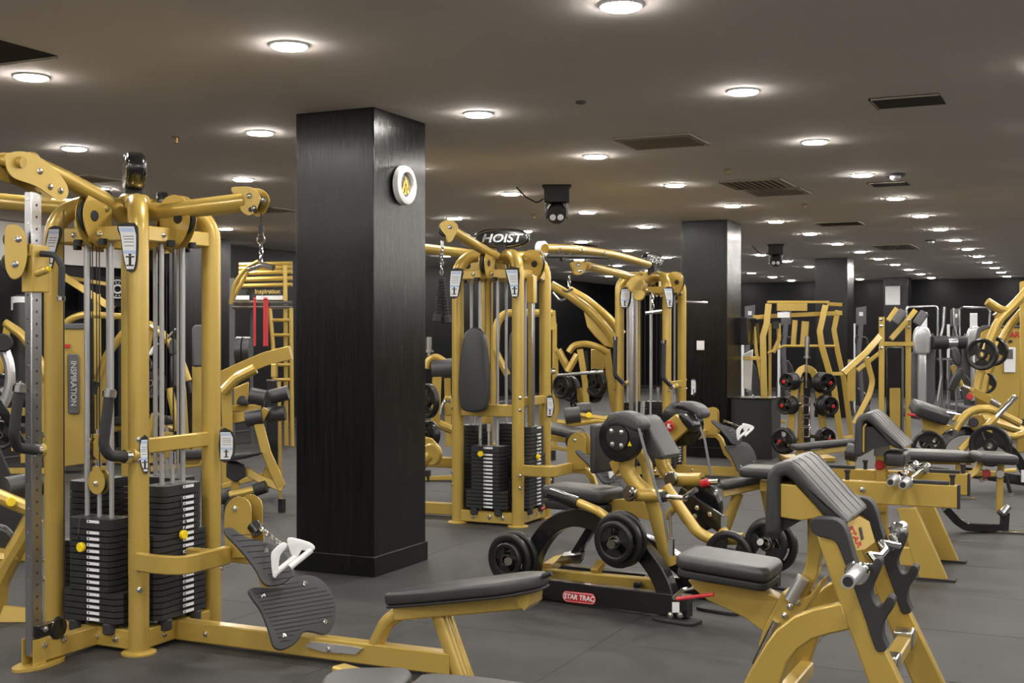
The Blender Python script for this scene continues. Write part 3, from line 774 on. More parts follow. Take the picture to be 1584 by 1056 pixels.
# ================================================================ CENTRE: PLATE LOADED CURL MACHINE
fw = V((.978, -.208, 0)); wd = V((.208, .978, 0)); SB = V((-2.5, 6.55, 0))
def S(px, py, k=0): return PN(px, py, SB+wd*k, wd)
sm = thing('arm_curl_machine', 'plate loaded arm curl machine with black arched base and red oval badge', 'exercise machine', SB+wd*.4)
# base
bm = [(800, 893), (830, 893), (1060, 916), (1128, 934), (1132, 962), (1060, 962), (1040, 956), (800, 922)]
part('side_beam', M().prism([S(a, b) for a, b in [(806, 892), (1062, 922), (1062, 956), (806, 922)]], wd*.07), BLKP, sm, bevel=.004)
part('side_beam', M().prism([S(a, b, .62) for a, b in [(850, 872), (1130, 903), (1130, 937), (850, 902)]], wd*.07), BLKP, sm, bevel=.004)
def arch(pts, k, th, w0, name='arch_leg', mt=BLKP):
    c = smooth([S(a, b, k) for a, b in pts], 5, False)
    return part(name, M().bar(c, th, w0, up=wd.cross(c[-1]-c[0]).normalized() if False else (0, 0, 1), c=.01), mt, sm)
def flat(pts, k, th, w0, name, mt, par=None, n=5, wdir=wd, F=None):
    """flat bar of height w0 bent in the vertical plane, th thick across it"""
    c = smooth([V(p) for p in pts], n, False); m = M(); U = []; L = []
    for i, p in enumerate(c):
        d = (c[min(i+1, len(c)-1)]-c[max(i-1, 0)]).normalized(); q = wdir.cross(d).normalized()
        U.append(p+q*w0/2-wdir*th/2); L.append(p-q*w0/2-wdir*th/2)
    m.f = []; N = len(c); m.v = U+L+[p+wdir*th for p in U]+[p+wdir*th for p in L]
    for i in range(N-1):
        m.f += [(i, i+1, N+i+1, N+i), (2*N+i+1, 2*N+i, 3*N+i, 3*N+i+1), (i+1, i, 2*N+i, 2*N+i+1), (N+i, N+i+1, 3*N+i+1, 3*N+i)]
    m.f += [(0, N, 3*N, 2*N), (N-1, 3*N-1, 4*N-1, 2*N-1)]; m.m = [0]*len(m.f)
    return part(name, m, mt, par if par is not None else sm, bevel=.006)
flat([S(a, b, .05) for a, b in ((822, 905), (824, 870), (835, 840), (858, 812), (888, 800), (922, 806), (960, 826), (995, 852), (1020, 885), (1034, 920), (1040, 958))], 0, .08, .10, 'arch_leg', BLKP)
flat([S(a, b, .62) for a, b in ((935, 830), (965, 830), (1010, 845), (1060, 880), (1085, 920), (1095, 950))], 0, .08, .10, 'arch_leg', BLKP)
part('brace', M().bar([S(887, 862, .35), S(918, 812, .35)], .05, .05), BLKP, sm)
for px, py, k in ((1047, 961, .04), (1115, 945, .62), (812, 924, .04), (1200, 908, .55)):
    c = PZ(px, py, 0); o = [c+fw*(.13*x)+wd*(.07*y) for x, y in ((-1, -.7), (-.7, -1), (.7, -1), (1, -.7), (1, .7), (.7, 1), (-.7, 1), (-1, .7))]
    part('floor_foot', M().prism(o, (0, 0, .018)), BLKM, sm, bevel=.004)
# red oval badge with lettering
bc = S(896, 924, -.004)
bx = (S(930, 928, -.004)-bc).normalized(); bz = wd.cross(bx); bz = bz if bz.z > 0 else -bz
def oval(c, x, z, w, h, n, th, mt, name, par):
    r = h/2; o = []
    for k in range(20):
        t = math.pi*2*k/20; sx = 1 if math.cos(t) >= 0 else -1
        o.append(c+x*(sx*(w/2-r)+r*math.cos(t))+z*(r*math.sin(t)))
    return part(name, M().prism(o, n*th), mt, par)
bd = oval(bc, bx, bz, .232, .066, -wd, .003, RED, 'badge', sm)
oval(bc-wd*.003, bx, bz, .220, .056, -wd, .001, LBL, 'badge_line', bd)
oval(bc-wd*.004, bx, bz, .212, .050, -wd, .001, RED, 'badge_field', bd)
text('lettering', 'STAR TRAC', .040, bc-wd*.006, bx, bz, LBL, bd, .001, .0012, .2)
# inner gold frame and steel tread
part('lower_frame', M().bar([S(832, 886, .18), S(1032, 905, .18), ], .06, .065).bar([S(846, 879, .18), S(862, 868, .5), S(900, 858, .6)], .06, .06).bar([S(1023, 895, .18), S(1026, 925, .18)], .06, .06, up=fw), GOLD, sm)
part('tread', M().prism([S(a, b, .3)-V((0, 0, 0)) for a, b in ((858, 870), (868, 860), (900, 857), (897, 872))], wd*.04+V((0, 0, .02))), STLD, sm)
part('gold_stub', M().bar([S(920, 886, .18), S(930, 870, .25)], .05, .05), GOLD, sm)
part('cross_tube', M().bar([S(985, 905, .1), S(1015, 886, .5)], .04, .03), BLKP, sm)
# seat
sc = S(884, 764, .38); z0 = sc.z
c0 = S(834, 760, .22); c1 = S(933, 768, .22)
mid = (c0+c1)/2+wd*.13
part('seat_pad', M().pad((mid.x, mid.y, S(884, 765, .22).z+.0), ((c1-c0).length, .27, .085), .03, .05, ax=(fw, wd, V((0, 0, 1)))), VINYL, sm)
part('seat_board', M().pad((mid.x, mid.y, S(884, 765, .22).z-.075), ((c1-c0).length*.96, .24, .05), .01, .05, ax=(fw, wd, V((0, 0, 1)))), BLKM, sm)
part('seat_rail', M().prism([S(a, b, .33) for a, b in ((905, 778), (930, 774), (985, 770), (1000, 780), (1005, 805), (985, 800), (945, 792), (915, 788))], wd*.06), GOLD, sm, bevel=.004)
part('release_lever', M().tube([S(838, 787, .25), S(862, 780, .3)], .008, 0, 8), REDS, sm, 'red release lever')
# grip lever towards the user
lv = part('lever_arm', M().tube([S(892, 776, .0), S(925, 790, .0), S(955, 812, .03), S(960, 838, .05)], .026, .1, 14), GOLD, sm)
part('lever_grip', M().tube([S(852, 763, .0), S(895, 778, .0)], .037, 0, 16), BLKP, lv)
# frame tubes
part('near_upright', M().tube([S(972, 695, .12), S(968, 725, .12), S(985, 750, .14), S(1008, 768, .16), S(1030, 850, .2), S(1036, 872, .22)], .045, .10, 16), GOLD, sm)
part('inner_upright', M().tube([S(985, 695, .38), S(1000, 715, .38), S(1006, 760, .38), S(1032, 860, .38)], .035, .12, 14), GOLD, sm)
part('near_cross_tube', M().tube([S(974, 765, .10), S(1028, 767, .10)], .036, 0, 16), GOLD, sm)
part('pivot_cap', M().disc(S(974, 763, .05), wd, .045, .03).disc(S(974, 763, .03), wd, .02, .03), STLD, sm)
part('far_upright', M().tube([S(1022, 698, .62), S(1026, 722, .62), S(1040, 742, .62), S(1086, 742, .62)], .042, .08, 16), GOLD, sm)
part('pivot_cap', M().disc(S(1038, 741, .56), wd, .045, .03), STLD, sm)
part('chrome_grip', M().tube([S(1027, 768, .08), S(1058, 770, .08), S(1077, 757, .05)], .015, .04, 10), CHR, sm)
part('grip_bush', M().cyl(S(1022, 768, .08), S(1030, 768, .08), .03), BLKM, sm)
part('chrome_pin', M().cyl(S(1090, 746, .6), S(1112, 745, .6), .018).cyl(S(1086, 745, .6), S(1091, 746, .6), .03), CHR, sm)
part('red_knob', M().disc(S(1090, 747, .58), (1, 0, .3), .024, .05), RED, sm)
# cams
def cam_(px, py, k, R, lab):
    c = S(px, py, k); m = M(); m.lathe([(1e-4, -.03), (R*.93, -.03), (R, -.025), (R*.94, -.01), (R*.94, .01), (R, .025), (R*.93, .03), (1e-4, .03)], c, wd, 32)
    cm = part('cam_wheel', m, BLKP, sm)
    part('cam_plate', M().slab(smooth([c-wd*.034+V((0, 0, 1))*y+fw*x for x, y in ((-.07, .03), (-.03, .075), (.03, .07), (.07, .02), (.05, -.05), (0, -.07), (-.06, -.04))], 3), -wd*.012, .004), BLKM, cm)
    m = M()
    for x, y in ((-.035, .04), (.03, .035), (-.03, -.035), (.03, -.04)): m.bolt(c-wd*.047+V((0, 0, y))+fw*x, -wd, .011)
    part('cam_bolt', m, CHR, cm)
    part('warning_label', M().prism([c-wd*.031+fw*(.075+x)+V((0, 0, -.03+y)) for x, y in ((-.014, -.01), (.014, -.01), (0, .016))], -wd*.002), YEL, cm)
cam_(961, 677, .06, .135, '')
c = S(1055, 655, .70); R = .135
cm = part('cam_wheel', M().lathe([(1e-4, -.03), (R*.93, -.03), (R, -.025), (R*.94, -.01), (R*.94, .01), (R, .025), (R*.93, .03), (1e-4, .03)], c, wd, 32), BLKP, sm)
part('warning_label', M().prism([c-wd*.031+fw*(.09+x)+V((0, 0, -.02+y)) for x, y in ((-.014, -.01), (.014, -.01), (0, .016))], -wd*.002), YEL, cm)
part('cam_bracket', M().prism([S(a, b, .60) for a, b in ((1018, 662), (1045, 640), (1066, 662), (1040, 684), (1038, 700), (1022, 698))], wd*.05), GOLD, sm, bevel=.006)
part('cam_cap', M().slab(smooth([S(a, b, .58) for a, b in ((1048, 643), (1053, 638), (1062, 643), (1073, 654), (1073, 664), (1067, 668), (1055, 655))], 3), wd*.09, .015), BLKP, sm)
e = part('round_emblem', M().disc(S(1035, 659, .57), wd, .033, .008, 24).ring(S(1035, 659, .565), wd, .022, .003), RED, sm)
text('emblem_mark', 'K', .04, S(1035, 659, .56), fw, (0, 0, 1), LBL, e, .002, .001)
# elbow pads: near, far, centre slope and chest pad
def arcpad(pts, k, w, th=None):
    return part('shoulder_pad', M().slab(smooth([S(a, b, k) for a, b in pts], 3), wd*w, .025, 4), VINYG, sm)
arcpad([(936, 646), (942, 639), (960, 636), (978, 642), (989, 652), (990, 662), (984, 668), (972, 664), (955, 658), (940, 660), (936, 655)], .0, .13)
arcpad([(1040, 626), (1052, 621), (1070, 624), (1082, 633), (1085, 642), (1080, 648), (1068, 642), (1055, 634), (1042, 634)], .66, .13)
part('elbow_pad', M().slab(smooth([S(a, b, .15) for a, b in ((980, 646), (990, 644), (1000, 655), (1014, 680), (1027, 704), (1022, 711), (1008, 708), (990, 690), (976, 668))], 2), wd*.20, .018, 4), VINYG, sm, 'sloping charcoal elbow pad')
part('chest_pad', M().pad(S(933, 692, .42), (.05, .24, .30), .02, .02, ax=(fw, wd, V((0, 0, 1)))), VINYL, sm)
part('chest_bracket', M().prism([S(a, b, .3) for a, b in ((942, 715), (965, 700), (968, 712), (955, 728), (950, 735), (946, 725))], wd*.05), GOLD, sm, bevel=.003)
for pts, k in (([(988, 662), (1004, 720), (1026, 790), (1036, 850)], .0), ([(1076, 640), (1090, 680), (1100, 736)], .66)):
    q = [S(a, b, k) for a, b in pts]; part('cam_strap', M().bar(q, .004, .028, up=wd), GRYP, sm)
part('strap_clip', M().box(S(1038, 846, .0), (.03, .03, .09)).cyl(S(1036, 790, 0), S(1038, 830, 0), .008), CHR, sm)
# lower swing arm, black quadrant and far plates
part('swing_arm', M().tube([S(1030, 752, .35), S(1052, 785, .35), S(1078, 822, .35), S(1100, 835, .38), S(1150, 833, .42)], .033, .12, 14), GOLD, sm)
qc = S(1082, 782, .62)
part('quadrant_wheel', M().disc(qc, wd, .15, .05, 36, .08), BLKP, sm)
part('link_arm', M().bar([S(1050, 765, .5), S(1118, 812, .5)], .03, .10, up=(0, 0, 1)), BLKP, sm)
m = M()
for a, b in ((1060, 772), (1078, 785), (1098, 795), (1075, 798)): m.bolt(S(a, b, .48), -wd, .011)
part('link_bolt', m, CHR, sm)
part('clevis', M().box(S(1121, 812, .45), (.035, .03, .10)).bolt(S(1120, 828, .4), -wd, .016), CHR, sm)
part('clevis_lug', M().disc(S(1120, 826, .42), wd, .035, .03), GOLD, sm)
part('diagonal_stay', M().tube([S(1030, 800, .35), S(1052, 775, .35)], .022), GOLD, sm)
part('plate_stand', M().bar([S(1199, 906, .55), S(1199, 860, .55)], .05, .05, up=fw), BLKP, sm)
part('plate_horn', M().cyl(S(1199, 860, .5), S(1176, 838, .3), .02).cyl(S(815, 858, .08), S(786, 868, -.28), .024).cyl(S(967, 832, .05), S(945, 842, -.22), .024), STLD, sm)
nx = -wd
for i, (px, py, k, R, th, lab, rt) in enumerate([
    (797, 862, -.10, .158, .035, 'black grip weight disc at left of the curl machine, inner of the pair', .3),
    (788, 865, -.17, .150, .03, 'black grip weight disc at left of the curl machine, outer of the pair', .5),
    (962, 833, -.03, .158, .035, 'black grip weight disc on the middle horn of the curl machine, inner one', .8),
    (956, 836, -.10, .152, .03, 'black grip weight disc on the middle horn of the curl machine, second in', 1.0),
    (951, 838, -.15, .115, .028, 'smaller black grip weight disc outermost on the middle horn', .2),
    (1193, 842, .42, .155, .035, 'black grip weight disc behind the front preacher bench, inner one', .4),
    (1185, 840, .36, .125, .028, 'smaller black grip weight disc behind the front preacher bench', .9),
    (1128, 862, .33, .150, .035, 'black grip weight disc half hidden behind the curl bench seat', .1)]):
    disc(S(px, py, k), nx, R, th, lab, 'grip weight discs on the centre curl machine', rt)
disc(S(784, 866, -.22), nx, .10, .025, 'small black weight disc outermost at left of the curl machine', 'grip weight discs on the centre curl machine', .1)
part('warning_plate', M().prism([S(a, b, -.04) for a, b in ((1040, 931), (1051, 931), (1051, 947), (1040, 947))], -wd*.002), LBL, sm)
part('foot_bolt', M().bolt(S(1037, 951, -.03), -wd, .013).bolt(S(1052, 951, -.03), -wd, .013), CHR, sm)
# ================================================================ PREACHER CURL BENCHES
Yn = 4.80
pb = thing('preacher_bench', 'gold preacher curl bench with sloping black pad in the right foreground', 'bench', (-1.0, 5.05, 0))
Q = lambda pts, y: [PY(a, b, y) for a, b in pts]
ppad = [(1182.5, 822), (1183, 790), (1185, 742), (1189, 728), (1197, 719), (1208, 714.5), (1220, 713.5), (1231, 719), (1250, 740), (1278, 771), (1309, 803), (1307, 810), (1298, 810), (1281, 804), (1269, 794), (1250, 770), (1230, 748), (1218, 737.5), (1210, 737), (1205.5, 745), (1205, 790), (1206, 817), (1200, 826), (1190, 828)]
PADW = .47
def dense(pts, n=2): return smooth(pts, n)
pd = part('arm_pad', M().slab(dense(Q(ppad, Yn)), (0, PADW, 0), .018, 4), VINYL, pb, 'thick black pad folded over the top')
m = M(); top = Q([(1222, 713.5), (1232, 719.3), (1251, 740), (1279, 771), (1308, 803)], Yn)
n_ = V((0, 1, 0))
for k in (.04, .15, .26, .36, .43):
    m.tube([p+V((0, k, 0))+V((.001, 0, .001)) for p in top], .0014, 0, 5)
part('pad_stitching', m, BLKM, pd, kind='stuff')
part('pad_core', M().prism(Q([(1207, 748), (1231, 750), (1276, 798), (1240, 805), (1207, 800)], Yn+.02), (0, PADW-.04, 0)), GOLD, pb, bevel=.004)
part('pad_underside', M().prism(Q([(1206, 800), (1240, 804.5), (1206, 824)], Yn+.05), (0, PADW-.1, 0)), BLKM, pb)
yc = Yn+PADW/2
# post
part('pad_post', M().bar(Q([(1262, 800), (1262, 850), (1258, 880), (1246, 905), (1238, 930)], yc), .07, .055, up=(1, 0, .2), bend=.15), GOLD, pb)
part('gas_spring', M().cyl(PY(1243, 893, yc-.07), PY(1222, 928, yc-.07), .026, 18), SILV, pb)
part('gas_rod', M().cyl(PY(1200, 960, yc-.07), PY(1168, 1027, yc-.07), .014), CHR, pb)
part('post_sleeve', M().prism(Q([(1210, 915), (1222, 923), (1240, 924), (1252, 920), (1264, 904), (1271, 896), (1270, 906), (1252, 935), (1205, 1000), (1172, 1000), (1180, 975)], yc-.06), (0, .12, 0)), GOLD, pb, bevel=.005)
m = M()
for a, b in ((1222, 938), (1214, 952), (1233, 932)): m.bolt(PY(a, b, yc-.065), (0, -1, 0), .010)
part('sleeve_bolt', m, CHR, pb)
# seat
s0, s1 = PY(1041, 868, Yn+.07), PY(1188, 893, Yn+.07); ex = (s1-s0).normalized(); ez = ex.cross(V((0, 1, 0))); ez = ez if ez.z > 0 else -ez
cs = (s0+s1)/2+V((0, .15, 0))
part('seat_pad', M().pad(cs, ((s1-s0).length, .30, .062), .026, .05, ax=(ex, V((0, 1, 0)), ez)), VINYL, pb)
part('seat_board', M().pad(cs-ez*.048, ((s1-s0).length*.97, .27, .032), .008, .05, ax=(ex, V((0, 1, 0)), ez)), BLKM, pb)
part('seat_support', M().prism(Q([(1064, 897), (1120, 903), (1184, 914), (1206, 926), (1196, 945), (1182, 978), (1150, 954), (1094, 928), (1074, 911)], yc-.04), (0, .08, 0)), GOLD, pb, bevel=.004)
rl_ = part('release_lever', M().tube([PY(1047, 926, yc-.1), PY(1104, 919, yc-.12)], .008, 0, 8), REDS, pb, 'red release lever')
part('lever_link', M().tube([PY(1042, 925, yc-.08), PY(1056, 912, yc-.02), PY(1075, 908, yc)], .009, .02, 8), CHR, rl_)
# side frames
RK = .68; Y0 = Yn-.10
archo = [(1102, 1150), (1130, 1100), (1158, 1040), (1184, 996), (1199, 975), (1226, 954), (1256, 942), (1303, 932), (1314, 974), (1283, 981), (1256, 989), (1234, 1004), (1218, 1024), (1206, 1060), (1190, 1110), (1180, 1150)]
lego = [(1263, 829), (1290, 828), (1303, 850), (1330, 920), (1362, 990), (1394, 1056), (1441, 1158), (1385, 1158), (1343, 1056), (1313, 974), (1286, 900)]
guard = [(1254, 806), (1262, 801), (1288, 802), (1303, 810), (1312, 828), (1320, 858), (1330, 885), (1338, 895), (1344, 891), (1350, 873), (1354, 864), (1361, 863), (1364, 870), (1360, 884), (1350, 906), (1348, 918), (1353, 932), (1359, 937), (1366, 934), (1372, 924), (1379, 922), (1384, 930), (1378, 946), (1366, 964), (1366, 985), (1373, 1002), (1363, 1007), (1354, 1002), (1340, 960), (1322, 910), (1306, 866), (1296, 842), (1288, 834), (1268, 829), (1257, 822)]
for k in (0, 1):
    dy = V((0, RK*k, 0))
    part('arch_leg', M().prism([p+dy for p in Q(archo, Y0)], (0, .055, 0)), GOLD, pb, bevel=.008)
    part('rack_leg', M().prism([p+dy for p in Q(lego, Y0)], (0, .055, 0)), GOLD, pb, bevel=.008)
    gd = part('hook_guard', M().prism([p+dy-V((0, .012, 0)) for p in smooth(Q(guard, Y0), 2)], (0, .075, 0)), RUB, pb, 'black rubber bar guard with three hooks', bevel=.009)
    part('floor_pad', M().box(PZ(1410, 1155)+dy+V((-.0, .03, .01)), (.16, .09, .02)), BLKM, pb)
legx = PY(1368, 1050, Y0)
m = M().bar([legx+V((0, .02, .02)), legx+V((0, RK+.02, .02))], .06, .05)
part('cross_member', m, GOLD, pb)
for k in (.12, .55): part('step_wrap', M().box(legx+V((0, k, .03)), (.075, .10, .07)), STL, pb, bevel=.006)
part('rear_cross_member', M().bar([PY(1190, 1100, Y0), PY(1190, 1100, Y0)+V((0, RK, 0))], .06, .06), GOLD, pb)
# instruction plate under the pad
c = (PY(1331, 822, Yn+.2)); ip = [PN(a, b, PY(1331, 824, Yn+.22), (.75, -.5, .42)) for a, b in ((1310, 808), (1330, 798), (1345, 806), (1354, 838), (1338, 850), (1325, 852))]
nip = V((.75, -.5, .42)).normalized()
lb = part('gold_badge_plate', M().prism(ip, -nip*.01), GOLD2, pb, bevel=.002)
q = PN(1322, 830, PY(1331, 824, Yn+.22), nip)
text('lettering', 'STAR', .038, q+nip*.002, (PN(1330, 846, q, nip)-q), nip.cross(PN(1330, 846, q, nip)-q), RED, lb, .002, .001)
part('black_print', M().prism([PN(a, b, q, nip)+nip*.001 for a, b in ((1328, 816), (1332, 815), (1336, 834), (1332, 836))], nip*.001), BLKM, lb)
part('upper_link', M().bar([PY(1262, 835, yc), PY(1300, 850, Y0+RK/2)], .05, .06), GOLD, pb)
# curved far guard stem
# ---- EZ curl bars
def curl_bar(a, b, lab, ez=True, rs=.025):
    a, b = V(a), V(b); d = (b-a).normalized(); L = (b-a).length; q = d.cross(V((0, 0, 1))).normalized(); u = V((0, 0, 1))
    t = thing('curl_bar', lab, 'barbell', a.lerp(b, .5))
    sl = .20
    for s, e in ((a, d), (b, -d)):
        m = M().cyl(s, s+e*sl, rs, 24); m.mat(1); m.lathe([(1e-4, -.001), (rs*.6, -.001), (rs*.62, -.002), (rs*.72, -.002)], s, e, 20)
        m.mat(0)
        sv = part('sleeve', m, [SILV, BLKM], t)
        part('collar', M().lathe([(rs, 0), (rs*1.5, 0), (rs*1.7, .008), (rs*1.5, .02), (rs*1.25, .03), (rs*1.5, .045), (rs, .05)], s+e*sl*.82, e, 24), CHR, sv)
    p0, p1 = a+d*sl, b-d*sl
    if ez:
        k = [(0, 0), (.12, 0), (.22, .05), (.34, -.02), (.42, .02), (.58, .02), (.66, -.02), (.78, .05), (.88, 0), (1, 0)]
        pts = [p0.lerp(p1, s)+q*o*.8-u*o*.4 for s, o in k]
    else: pts = [p0, p1]
    part('shaft', M().tube(pts, .0145, .03, 12), CHR, t)
    return t
A = PY(1327, 878, Y0-.33); B = A+V((0, 1.32, 0))
hk0 = PY(1347, 896, Y0)
curl_bar((hk0.x-.02, Y0-.36, hk0.z+.055), (hk0.x-.02, Y0+1.0, hk0.z+.055), 'chrome zigzag curl bar resting in the top hooks of the front preacher bench')
# ---------------- second preacher bench with flat rack rails
p2 = thing('preacher_bench', 'second preacher bench behind, with flat gold rack rails and two bars', 'bench', (-1.25, 8.6, 0))
OFF = V((-.262, 3.55, -.02))
for o in (pd,): dup(o, WL[o]+OFF-V(p2.location), None, None, p2)
part('pad_core', M().prism([p+OFF for p in Q([(1207, 748), (1231, 750), (1276, 798), (1240, 805), (1207, 812)], Yn+.02)], (0, PADW-.04, 0)), BLKM, p2, 'black inner board')
part('core_edge', M().bar([p+OFF for p in Q([(1207, 815), (1208, 750), (1214, 742)], Yn+.01)], .012, .01, up=(0, 1, 0)), GOLD, p2)
YB = 8.35; yb_ = YB+.235
part('pad_post', M().bar([PY(1364, 695, yb_), PY(1364, 790, yb_)], .09, .07, up=(1, 0, 0)).bar([PY(1364, 790, yb_), PY(1364, 880, yb_)], .07, .07, up=(1, 0, 0)), GOLD, p2)
part('lower_roll', M().cyl(PY(1310, 698, yb_-.1), PY(1326, 701, yb_-.1), .06, 16), VINYL, p2)
part('lower_block', M().pad(PY(1388, 707, yb_), (.14, .3, .10), .03, .03), VINYL, p2)
part('steel_collar', M().box(PY(1364, 697, yb_-.04), (.10, .03, .07)), STLD, p2)
part('red_knob', M().disc(PY(1361, 719, yb_-.05), (0, 1, 0), .032, .03), RED, p2)
part('rail_bolt', M().bolt(PY(1334, 757, 8.2), (0, -1, 0), .013), CHR, p2)
for i, (y, xe) in enumerate(((8.24, 0), (8.95, .0))):
    a, b = PY(1250, 756, 8.24), PY(1481, 768, 8.24)
    a = V((a.x-.25, y, b.z)); b = V((b.x, y, b.z))
    part('rack_rail', M().bar([a, b], .06, .145), GOLD, p2)
    part('end_cap', M().box(b+V((.008, 0, 0)), (.016, .066, .15)), BLKM, p2, bevel=.003)
    part('rail_pad', M().box(b+V((-.22, 0, .08)), (.34, .05, .03)).box(b+V((-.90, 0, .08)), (.30, .05, .03)), RUB, p2, bevel=.005)
    for dx in (-.03, -.68): part('stop_pin', M().cyl(b+V((dx, 0, .07)), b+V((dx, 0, .125)), .014).disc(b+V((dx, 0, .13)), (0, 0, 1), .02, .02), BLKM, p2)
    part('rack_leg', M().prism([V((p.x, y-.03, p.z)) for p in [PY(1388, 785, 8.24), PY(1418, 785, 8.24), PY(1466, 895, 8.24), PY(1424, 895, 8.24)]], (0, .06, 0)), GOLD, p2, bevel=.004)
    part('floor_foot', M().box(PZ(1448, 897)+V((0, y-8.24, .008)), (.24, .10, .016)), BLKM, p2)
    part('front_leg', M().bar([V((-1.42, y, .02)), V((-1.38, y, .5))], .06, .07, up=(1, 0, 0)), GOLD, p2)
    part('low_beam', M().bar([V((-1.42, y, .14)), V((-.98, y, .14))], .05, .12), GOLD, p2)
part('low_cross', M().bar([V((-1.15, 8.24, .25)), V((-1.15, 8.95, .25))], .06, .08), GOLD, p2)
part('seat_rail', M().bar([V((-1.42, 8.6, .5)), V((-2.1, 8.6, .5))], .07, .08).bar([V((-2.0, 8.6, .03)), V((-1.95, 8.6, .5))], .06, .06, up=(1, 0, 0)), GOLD, p2)
part('seat_pad', M().pad((-2.02, 8.6, .60), (.42, .30, .07), .025, .05), VINYL, p2)
zr_ = PY(1481, 768, 8.24).z+.10
curl_bar((PY(1378, 762, 8.0).x, 7.98, zr_), (PY(1378, 762, 8.0).x, 9.2, zr_), 'nearer chrome curl bar lying across the gold rack rails', True)
curl_bar((PY(1378, 762, 8.0).x+.09, 7.86, zr_-.0), (PY(1378, 762, 8.0).x+.09, 9.1, zr_), 'straight chrome bar beside the curl bar across the rack rails', False)
# cropped bench at the bottom edge of the frame
cb = thing('padded_bench', 'charcoal two piece bench pad cut off by the bottom edge of the photo', 'bench', P(640, 1100, 4.0))
n0 = V((0, 0, 1))
def zz(px, py, z): return PZ(px, py, z)
s1 = [(497, 1050), (505, 1040), (525, 1033), (560, 1030.5), (600, 1030), (628, 1031), (637, 1037), (633, 1045), (610, 1068), (580, 1085), (520, 1085), (500, 1068)]
part('head_pad', M().slab(smooth([zz(a, b, .47) for a, b in s1], 3), (0, 0, -.055), .018, 4), VINYG, cb)
s2 = [(645, 1045), (655, 1040.5), (680, 1039.5), (740, 1044), (800, 1052), (860, 1062), (900, 1085), (880, 1130), (700, 1120), (620, 1095), (615, 1075)]
part('long_pad', M().slab(smooth([zz(a, b, .47) for a, b in s2], 3), (0, 0, -.055), .018, 4), VINYG, cb)
c = zz(690, 1080, .40)
part('spine', M().bar([c+V((-.5, .15, -.02)), c+V((.6, -.2, -.02))], .06, .07), GOLD, cb)
for k in (-.4, .45):
    q = c+V((k, -k*.33, 0)); part('leg', M().bar([q+V((0, 0, -.04)), V((q.x, q.y, .0))], .06, .06, up=(1, 0, 0)), GOLD, cb)
# ================================================================ ON THE CEILING AND WALLS
def ceil_rect(px4):
    q = [PZ(a, b, CEIL) for a, b in px4]; xs = sorted(p.x for p in q); ys = sorted(p.y for p in q)
    return (xs[0]+xs[1])/2, (xs[2]+xs[3])/2, (ys[0]+ys[1])/2, (ys[2]+ys[3])/2
def vent(px4, lab, grp, slats=True):
    x0, x1, y0, y1 = ceil_rect(px4); t = thing('ceiling_vent', lab, 'air vent', ((x0+x1)/2, (y0+y1)/2, CEIL), grp)
    part('backing', M().box(((x0+x1)/2, (y0+y1)/2, CEIL-.004), (x1-x0-.02, y1-y0-.02, .006)), DARKV, t)
    f = .03; m = M()
    for c, s in ((((x0+x1)/2, y0+f/2), (x1-x0, f)), (((x0+x1)/2, y1-f/2), (x1-x0, f)), ((x0+f/2, (y0+y1)/2), (f, y1-y0-2*f)), ((x1-f/2, (y0+y1)/2), (f, y1-y0-2*f))):
        m.box((c[0], c[1], CEIL-.009), (s[0], s[1], .016))
    part('frame', m, VENTM, t, bevel=.002)
    if slats:
        n = 9; X = x1-x0 > y1-y0
        for k in range(n):
            f_ = (k+.5)/n
            if X: part('slat', M().box(((x0+x1)/2, y0+f+(y1-y0-2*f)*f_, CEIL-.014), (x1-x0-2*f, (y1-y0)/n*.45, .012)), VENTM, t)
            else: part('slat', M().box((x0+f+(x1-x0-2*f)*f_, (y0+y1)/2, CEIL-.014), ((x1-x0)/n*.45, y1-y0-2*f, .012)), VENTM, t)
    return t
vent([(943.6, 212), (1066.8, 206), (1101, 221), (986, 229.8)], 'bronze slatted air vent on the ceiling above the middle tower, largest in view', 'bronze ceiling vents')
vent([(1111, 280), (1205.7, 275), (1231, 286), (1140, 293)], 'dark bronze vent on the ceiling, nearer of two side by side before the second column', 'bronze ceiling vents')
vent([(1150, 293.5), (1241, 289), (1252.6, 298), (1173, 302)], 'bronze slatted vent just behind the dark one on the ceiling', 'bronze ceiling vents')
vent([(1261, 343.4), (1327, 341), (1339.5, 346), (1269, 348.5)], 'thin flat vent on the ceiling right of the second column', 'bronze ceiling vents', False)
vent([(1347, 379), (1410, 376), (1420, 384), (1365, 385.5)], 'bronze vent far back on the ceiling above the third column', 'bronze ceiling vents')
vent([(378, 321), (430, 318), (450, 325), (405, 329)], 'dark vent on the ceiling beside the left edge of the big column', 'bronze ceiling vents')
vent([(96, 271), (150, 268), (180, 278), (118, 282)], 'slatted vent on the ceiling above the front tower', 'bronze ceiling vents')
vent([(868, 376), (905, 374.5), (925, 379), (885, 381)], 'thin dark vent on the ceiling behind the middle tower sign', 'bronze ceiling vents', False)
for k, (q, lab) in enumerate((([(1343.6, 152.5), (1454.6, 143.4), (1461.7, 160), (1358, 168)], 'black open slot in the ceiling at upper right'),
            ([(1342, 283), (1399, 279), (1408, 286), (1349.6, 289)], 'smaller black slot in the ceiling beside a downlight at right'))):
    x0, x1, y0, y1 = ceil_rect(q); t = thing('ceiling_slot', lab, 'ceiling slot', ((x0+x1)/2, (y0+y1)/2, CEIL))
    part('recess', M().box(((x0+x1)/2, (y0+y1)/2, CEIL-.003), (x1-x0, y1-y0, .004)), DARKV, t)
    part('lip', M().box((x0+.006, (y0+y1)/2, CEIL-.008), (.012, y1-y0, .012)).box(((x0+x1)/2, y0+.006, CEIL-.008), (x1-x0, .012, .012)), VENTM, t)
